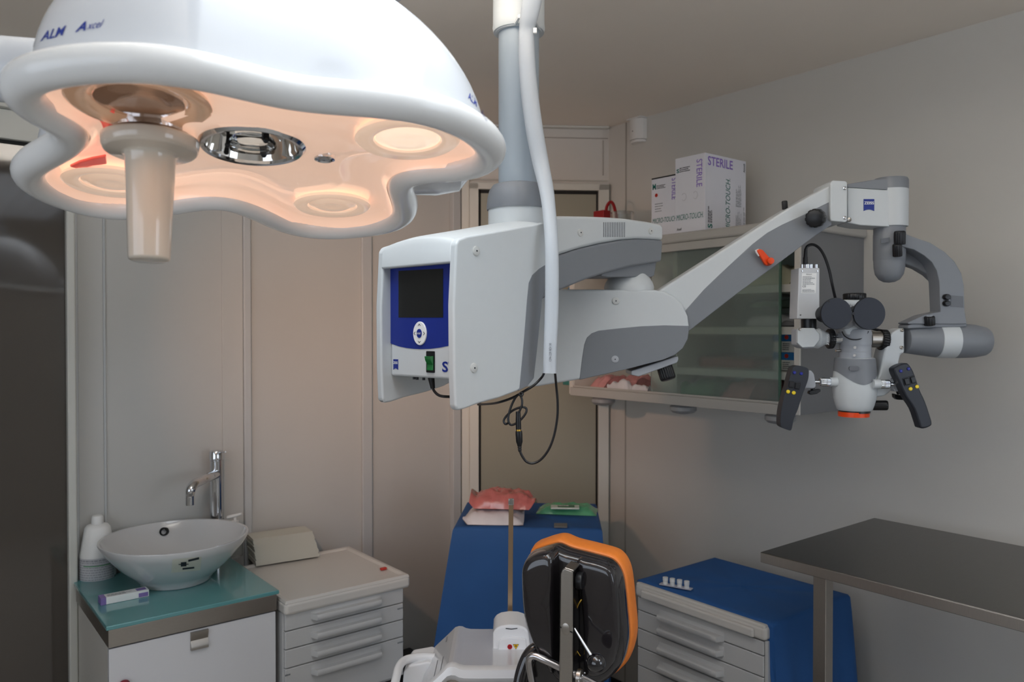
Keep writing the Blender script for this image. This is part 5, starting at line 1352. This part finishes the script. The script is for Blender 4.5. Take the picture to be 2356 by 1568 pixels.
for (x, y) in ((fu+0.04, rv0+0.05), (ru1-0.05, rv0+0.05), (fu+0.04, rv1-0.05), (ru1-0.05, rv1-0.05)):
    b = B(); cyl(b, (x, y, 0.0), (x, y, rz[-1]-0.009), 0.016, seg=16); obj('leg', b, M_base, rc)
# its drape: over the top from behind the rim, hanging at the near side and the back
drape('blue_drape', Vector((ru0+0.024, rv1+0.004, 0)), Vector((0, -1, 0)), Vector((1, 0, 0)), rv1-rv0+0.010, ru1-ru0-0.020, ZR+0.001, 0.62, (0.0, 0.05, 0.02, 0.0), mat('blue_drape_deep', (36, 88, 150), 0.75, noise=0.08, scale=9, bump=0.0015), 'deep blue cloth hanging over the right drawer cabinet', 8, sides=(0, 1, 1, 0), fold=0.014)
# strip of four caps
e0, e1 = onz(1526, 1344, ZR+0.006), onz(1585, 1355, ZR+0.006); ed = (e1-e0); eL = ed.length; ed.normalize(); en = Vector((-ed.y, ed.x, 0))
vs = thing('vial_strip', (e0+e1)/2, 'strip of four small white caps on the deep blue cloth', 'strip')
obj('strip', obox(B(), (e0+e1)/2+Z3*0.002, ed, en, Z3, eL+0.02, 0.022, 0.003), mat('strip_pale', (190, 190, 200), 0.4), vs, bevel=0.001)
for k in range(4):
    q = e0.lerp(e1, (k+0.3)/3.6)+Z3*0.003
    obj('cap', lathe(B(), q, [(0.0075, 0), (0.0075, 0.010), (0.006, 0.011), (0.0085, 0.012), (0.0085, 0.022), (0.001, 0.023)], Z3, 20), M_white, vs)

# ================================================================ STEEL TABLE
ZS = 1.05
s0, s1 = onz(1750, 1269, ZS), onz(2010, 1190, ZS)
su0, su1, sv = s0.x, min(s1.x, UR-0.04), (s0.y+s1.y)/2
M_stop = mat('steel_top', (126, 123, 118), 0.30, metal=1.0, noise=0.05, scale=50, stretch=(1, 14, 1), rvar=0.05)
M_sedge = mat('steel_edge', (176, 170, 164), 0.35, metal=1.0, noise=0.08, scale=60, stretch=(1, 10, 1))
stt = thing('steel_table', Vector(((su0+su1)/2, sv-0.55, 0)), 'brushed steel worktable with square legs at the right edge', 'table')
b = B(); box(b, (su0, sv-1.15, ZS-0.027), (su1, sv, ZS)); obj('table_top', b, M_stop, stt, bevel=0.0022)
b = B(); box(b, (su0-0.0006, sv-1.149, ZS-0.026), (su0+0.004, sv-0.001, ZS-0.002)); obj('folded_edge', b, M_sedge, stt, bevel=0.001)
lg = onplane(1894, 1345, Vector((su0+0.035, 0, 0)), X3)
for u, v in ((su0+0.035, lg.y), (su0+0.035, sv-1.05), (su1-0.05, sv-1.05)):
        b = B(); box(b, (u-0.017, v-0.017, 0), (u+0.017, v+0.017, ZS-0.0275)); obj('leg', b, M_sedge, stt, bevel=0.002)

# ================================================================ WHITE CART IN FRONT OF THE DRAPED TABLE
M_cart = mat('cart_white', (238, 239, 241), 0.22, coat=0.4)
M_cartb = mat('cart_beige', (176, 164, 152), 0.45)
dF, dN = 2.03, 1.78
def cart_pt(x, y, d, dd): 
    a, k = ray(x, y); return cw(a*d, dd, EYE+k*d)
profc = [(978, 1540), (985, 1512), (1002, 1484), (1020, 1467), (1038, 1450), (1048, 1440), (1056, 1437.5), (1064, 1438), (1072, 1442), (1082, 1444), (1110, 1444.5), (1238, 1443)]
cart = thing('dental_unit', cw(-0.02, 1.9, 0), 'white moulded dental unit tray with side handle and hinged cover', 'dental unit')
top_pts = [cart_pt(x, y, dF, 0) for x, y in profc]
b = B()
sec = []
for dd, lift in ((dF, -0.002), (dF-0.006, 0.0), (dN+0.02, 0.0), (dN+0.006, 0.008), (dN-0.012, 0.004), (dN-0.018, -0.012), (dN-0.010, -0.026), (dN+0.004, -0.03)):
    sec.append([p+cw(0, dd-0)+Z3*lift for p in top_pts])
loft(b, sec, closed=False)
obj('moulded_tray', b, M_cart, cart, angle=50)
b = B()
low = [p+cw(0, dN+0.0)-Z3*0.02 for p in top_pts[3:]]
prism(b, low+[low[-1]-Z3*0.0+Vector((0, 0, -(low[-1].z-0.28))), low[0]+Vector((0, 0, -(low[0].z-0.28)))], cw(0, 0.235)); obj('body', b, M_cartb, cart)
bb = B(); q = cw(-0.02, 1.9, 0.0); obox(bb, q+Z3*0.14, cw(1, 0), cw(0, 1), Z3, 0.22, 0.20, 0.28); obj('foot', bb, M_cartb, cart, bevel=0.01)
hp = [W(1000, 1512, 1.96), W(978, 1510, 1.96), W(950, 1513, 1.95), W(929, 1520, 1.93), W(918, 1534, 1.90), W(912, 1556, 1.86), W(905, 1600, 1.80), W(920, 1625, 1.78), W(960, 1625, 1.80)]
obj('side_handle', tube(B(), hp, 0.0105, 12, 6), M_cart, cart)
b = B(); prism(b, [W(x, y, 1.93) for x, y in ((928, 1548), (940, 1530), (985, 1522), (1010, 1530), (1020, 1640), (920, 1640))], cw(0, 0.1)); obj('side_panel', b, M_cart, cart, bevel=0.006)
# hinged cover with two warning pictograms
dC2 = 1.90
cvp = [(1133, 1520), (1134, 1456), (1140, 1446), (1152, 1440), (1172, 1437), (1192, 1438), (1208, 1443), (1216, 1452), (1219, 1480), (1220, 1520)]
obj('hinged_cover', prism(B(), [W(x, y, dC2) for x, y in cvp], cw(0, 0.10)), M_cart, cart, bevel=0.006, seg=3)
fx = [(1146, 1500), (1148, 1476), (1153, 1470), (1172, 1466), (1196, 1467), (1210, 1471), (1213, 1500)]
obj('cover_flap', prism(B(), [W(x, y, dC2-0.008) for x, y in fx], cw(0, 0.02)), M_cart, cart, bevel=0.003)
b = B(); prism(b, [W(x, y, dC2-0.012) for x, y in ((1138, 1518), (1141, 1503), (1222, 1503), (1226, 1518))], cw(0, 0.03)); obj('hinge_bar', b, M_cart, cart, bevel=0.002)
c = W(1173, 1487, dC2-0.0085); rd = 5.6*dC2/F
b = B(); lathe(b, c, [(rd, 0.0), (rd, 0.0008), (rd*0.66, 0.0008), (rd*0.66, 0.0)], -FY, 28); obox(b, c-FY*0.0006, (FX-Z3).normalized(), FY, (FX+Z3).normalized(), rd*1.7, 0.0008, rd*0.34)
obj('red_pictogram', b, mat('sign_red', (190, 30, 40), 0.4), cart, smooth=False)
obj('pictogram_bar', obox(B(), c-FY*0.0004, FX, FY, Z3, rd*0.9, 0.0004, rd*0.3), M_ink, cart, smooth=False)
c = W(1187, 1487, dC2-0.0085); w = 6*dC2/F
obj('yellow_pictogram', prism(B(), [c+FX*(-w)+Z3*(w*0.9), c+FX*w+Z3*(w*0.9), c-Z3*(w*0.85)], -FY*0.0008), mat('sign_yellow', (240, 190, 20), 0.4), cart, smooth=False)
b = B()
for sx0 in (-0.25, 0, 0.25): obox(b, c+FX*(sx0*w)+Z3*(w*0.35)-FY*0.001, FX, FY, Z3, w*0.14, 0.0006, w*0.6)
prism(b, [c+FX*(-1.15*w)+Z3*(w), c+FX*(1.15*w)+Z3*(w), c+FX*(1.0*w)+Z3*(w*0.86), c+FX*(-1.0*w)+Z3*(w*0.86)], -FY*0.0006)
for sg_ in (-1, 1): prism(b, [c+FX*(sg_*1.15*w)+Z3*w, c+FX*(sg_*0.98*w)+Z3*(w*0.88), c-Z3*(w*0.82), c-Z3*(w*1.02)], -FY*0.0006)
obj('pictogram_lines', b, M_ink, cart, smooth=False)
obj('cover_slot', prism(B(), [W(x, y, dC2-0.0005) for x, y in ((1163, 1446), (1177, 1447.5), (1191, 1445.5), (1190, 1444), (1177, 1445.5), (1164, 1444))], FY*0.001), M_ink, cart, smooth=False)
b = B()
for (x, y0, y1, w_) in ((1034, 1455, 1464, 1.6), (1037, 1505, 1533, 1.8)): 
    p0_ = W(x, y0, 1.93); p1_ = W(x, y1, 1.93)
    ft = (y0-1438)/(1534-1438)
def tray_at(x, f):
    """a point on the left flank of the tray: x photo column on the far profile, f 0 far .. 1 near"""
    for (xa, ya), (xb, yb) in zip(profc, profc[1:]):
        if xa <= x <= xb:
            y = ya+(yb-ya)*(x-xa)/(xb-xa); return cart_pt(x, y, dF, dF+(dN-dF)*f)
b = B()
for xa, fa, fb in ((1030, 0.1, 0.22), (1031, 0.6, 0.92), (1018, 0.55, 0.9)):
    p0_, p1_ = tray_at(xa, fa), tray_at(xa, fb); p2_, p3_ = tray_at(xa+1.6, fb), tray_at(xa+1.6, fa)
    up_ = Vector((-0.3, 0, 1))*0.0012
    prism(b, [p+up_ for p in (p0_, p1_, p2_, p3_)], up_*0.5)
obj('tray_slots', b, mat('grey_ink', (120, 122, 126), 0.5), cart, smooth=False)
# flat steel rod standing behind the unit
b = B(); p0_, p1_ = W(1173, 1470, 2.02), W(1176, 1150, 2.02)
prism(b, [p0_-FX*0.0062, p0_+FX*0.0062, p1_+FX*0.0062, p1_-FX*0.0062], cw(0, 0.004)); obj('flat_rod', b, mat('rod_metal', (196, 170, 140), 0.28, metal=0.9), cart, bevel=0.001)
q = W(1176, 1152, 2.02); b = B(); obox(b, q-Z3*0.002, FX, FY, Z3, 0.0145, 0.008, 0.018); obj('rod_tip', b, M_chrome, cart, bevel=0.003)

# ================================================================ DENTAL CHAIR HEADREST
HO = W(1325, 1420, 1.50)
QX = cw(0.94, -0.342).normalized(); QY = cw(0.342, 0.94).normalized()      # across / into the cushion
def hp_(x, y, off=0.0): return onplane(x, y, HO+QY*off, QY)
M_shell = mat('headrest_shell', (34, 31, 33), 0.12, coat=0.8)
M_cush = mat('orange_leather', (226, 126, 48), 0.45, noise=0.06, scale=120, bump=0.0004)
chair = thing('dental_chair', HO+Z3*(-HO.z), 'dental chair headrest with black shell and orange cushion, seen from behind', 'dental chair')
SH = [(1210, 1301), (1213, 1281), (1222, 1270), (1237, 1264), (1262, 1256), (1281, 1254), (1308, 1265), (1351, 1276), (1394, 1288), (1411, 1298), (1423, 1314), (1431, 1336), (1436, 1370), (1440, 1413), (1444, 1456), (1443, 1484), (1436, 1515), (1423, 1540), (1402, 1560), (1375, 1572), (1320, 1578), (1285, 1560), (1262, 1523), (1243, 1489), (1222, 1441), (1213, 1413), (1209, 1360)]
SHs = [(p.x, p.y) for p in spline([(x, y, 0) for x, y in SH], 4, True)]
outer = [hp_(x, y, 0.03) for x, y in SHs]
cen = sum(outer, Vector())/len(outer)
def shr(f, dy): return [cen+(p-cen)*f+QY*dy for p in outer]
obj('headrest_shell', (lambda b: (loft(b, [shr(0.80, -0.022), shr(0.90, -0.0215), shr(0.95, -0.018), shr(0.98, -0.010), shr(0.995, 0.002), shr(1.0, 0.012), shr(1.0, 0.04), shr(0.97, 0.046)]), b)[1])(B()), M_shell, chair, angle=70)
obj('headrest_cushion', (lambda b: (loft(b, [shr(0.96, 0.026), shr(1.012, 0.028), shr(1.04, 0.038), shr(1.06, 0.058), shr(1.055, 0.074), shr(1.03, 0.086), shr(0.96, 0.094), shr(0.8, 0.096)]), b)[1])(B()), M_cush, chair, angle=80)
def pad(pts, h, name, off=0.006, r=0.012):
    P_ = [(p.x, p.y) for p in spline([(x, y, 0) for x, y in pts], 4, True)]
    base_ = [hp_(x, y, off) for x, y in P_]; c_m = sum(base_, Vector())/len(base_)
    def rg(g, dy): return [p+(c_m-p).normalized()*g-QY*dy for p in base_]
    b = B(); loft(b, [rg(0, -0.01), rg(0, h*0.55), rg(r*0.3, h*0.85), rg(r, h), rg(r*2.2, h*1.02)]); return obj(name, b, M_shell, chair, angle=75)
pad([(1212, 1312), (1216, 1285), (1230, 1270), (1260, 1260), (1280, 1264), (1286, 1296), (1286, 1380), (1286, 1460), (1285, 1535), (1264, 1514), (1244, 1478), (1224, 1430), (1213, 1380)], 0.040, 'shell_ridge')
pad([(1330, 1288), (1352, 1288), (1384, 1296), (1404, 1306), (1414, 1326), (1421, 1370), (1425, 1440), (1424, 1480), (1414, 1520), (1392, 1545), (1362, 1552), (1346, 1530), (1345, 1440), (1338, 1350)], 0.012, 'shell_ridge', 0.004)
# steel bracket in the channel
b = B(); zt0, zb0 = 1303, 1600
F0 = -0.050
prism(b, [hp_(x, y, F0) for x, y in ((1289, 1320), (1292, 1311), (1299, 1306), (1318, 1313), (1317, 1620), (1285, 1610))], QY*0.006)
obj('bracket_plate', b, M_steel, chair, bevel=0.003)
b = B(); prism(b, [hp_(x, y, F0+0.0055) for x, y in ((1291, 1318), (1300, 1309), (1316, 1314), (1317, 1620), (1288, 1610))], QY*0.05); obj('bracket_channel', b, mat('bracket_black', (24, 22, 22), 0.25, coat=0.4), chair, bevel=0.003)
b = B(); prism(b, [hp_(x, y, F0) for x, y in ((1299, 1304), (1320, 1311), (1320, 1316), (1298, 1308))], QY*0.045); obj('bracket_cap', b, M_steel, chair, bevel=0.004, seg=3)
b = B(); cyl(b, hp_(1335, 1335, -0.014)-QX*0.008, hp_(1335, 1335, -0.014)+QX*0.006, 0.0165, seg=28); obj('pivot_bolt', b, M_black, chair, bevel=0.003)
obj('screw_cap', lathe(B(), hp_(1302, 1446, F0), [(0.0085, 0.0), (0.0085, 0.0012), (0.0078, 0.0016), (0.001, 0.0016)], -QY, 28, ux=Z3, sx=1.28), M_steel, chair)
b = B(); 
for x0, x1 in ((1288, 1294), (1310, 1317)): prism(b, [hp_(x, y, F0-0.0006) for x, y in ((x0, 1440+(x0-1288)*0.45), (x1, 1440+(x1-1288)*0.45), (x1, 1443+(x1-1288)*0.45), (x0, 1443+(x0-1288)*0.45))], QY*0.001)
obj('plate_slot', b, M_seam, chair, smooth=False)
b = B(); cyl(b, hp_(1322, 1445, -0.040), hp_(1363, 1511, -0.062), 0.0024, 0.0038, 16); obj('lever_rod', b, M_chrome, chair)
obj('lever_ball', ball(B(), hp_(1372, 1524, -0.065), 0.0172, 1.0, 28, 18), mat('ball_black', (20, 18, 22), 0.06, coat=1.0), chair)
b = B(); tube(b, [hp_(1338, 1378, -0.006), hp_(1331, 1388, -0.008), hp_(1326, 1400, -0.008)], 0.0015, 8, 4); tube(b, [hp_(1324, 1480, -0.006), hp_(1327, 1495, -0.008), hp_(1335, 1508, -0.006)], 0.0012, 8, 4); obj('spring_clip', b, mat('brass', (200, 160, 70), 0.25, metal=1.0), chair)
fd = -0.045
obj('frame_tube', tube(B(), [hp_(1236, 1640, fd), hp_(1230, 1600, fd), hp_(1223, 1560, fd), hp_(1218, 1528, fd), hp_(1219, 1513, fd), hp_(1230, 1508, fd), hp_(1252, 1517, fd), hp_(1290, 1535, fd+0.006), hp_(1330, 1555, fd+0.014), hp_(1385, 1582, fd+0.02)], 0.0072, 14, 6), mat('satin_tube', (190, 186, 186), 0.22, metal=1.0), chair)
b = B(); cc_h = hp_(1333, 1557, fd+0.006)
cyl(b, cc_h-QX*0.005, cc_h+QX*0.005, 0.015, seg=28); obj('tube_collar', b, M_steel, chair, bevel=0.002)
b = B()
for k in range(12):
    a = radians(20+k*20); ball(b, cc_h+QX*0.008-QY*(0.016*sin(a)*0.5)+(Z3*0.9+QX*0.4)*(0.0155*cos(a))+ (QX*-0.3-QY*0.9)*(0.0155*sin(a)), 0.0017, 1, 10, 6)
obj('bead_chain', b, M_chrome, chair)
obj('backrest_strap', tube(B(), [W(1186, 1660, 1.52), W(1190, 1600, 1.52), W(1197, 1558, 1.525), (W(1208, 1522, 1.53)), W(1222, 1499, 1.535), W(1240, 1489, 1.54), W(1262, 1492, 1.55), W(1290, 1505, 1.56)], 0.0125, 14, 6, flat=1.0), M_shell, chair)
b = B(); prism(b, [W(x, y, 1.56) for x, y in ((1206, 1560), (1222, 1514), (1250, 1500), (1300, 1520), (1330, 1560), (1340, 1700), (1195, 1700))], QY*0.04); obj('backrest', b, M_shell, chair, bevel=0.01, seg=3)
b = B(); q = HO+QY*0.25+QX*0.2; q.z = 0; obox(b, q+Z3*0.3, QX, QY, Z3, 0.28, 0.45, 0.6); obj('chair_base', b, M_shell, chair, bevel=0.03, seg=3)
b = B(); q = HO+QY*0.06; q.z = 0; obox(b, q+Z3*0.72, QX, QY, Z3, 0.26, 0.06, 0.36); obj('backrest', b, M_shell, chair, bevel=0.02, seg=3)
# ================================================================ CAMERA, WORLD, VIEW
cd = bpy.data.cameras.new('camera'); cam_o = bpy.data.objects.new('camera', cd); COL.objects.link(cam_o)
cam_o.location = (0, 0, EYE); cam_o.rotation_euler = (pi/2-PITCH, 0, -YAW)
cd.sensor_fit = 'HORIZONTAL'; cd.sensor_width = 36.0; cd.lens = 36.0*F/2356.0; cd.clip_start = 0.02
cd.dof.use_dof = True; cd.dof.focus_distance = 1.55; cd.dof.aperture_fstop = 6.3
SC.camera = cam_o
w = bpy.data.worlds.new('room_dark'); SC.world = w; w.use_nodes = True
w.node_tree.nodes['Background'].inputs['Color'].default_value = (0.9, 0.95, 1.0, 1); w.node_tree.nodes['Background'].inputs['Strength'].default_value = 0.0
SC.view_settings.view_transform = 'Standard'; SC.view_settings.look = 'None'
SC.view_settings.exposure = EXPOSURE; SC.view_settings.gamma = 1.0; SC.view_settings.use_curve_mapping = False
SC.cycles.max_bounces = 12; SC.cycles.diffuse_bounces = 6; SC.cycles.glossy_bounces = 6; SC.cycles.transmission_bounces = 10
SC.cycles.caustics_reflective = False; SC.cycles.caustics_refractive = True; SC.cycles.sample_clamp_indirect = 4.0
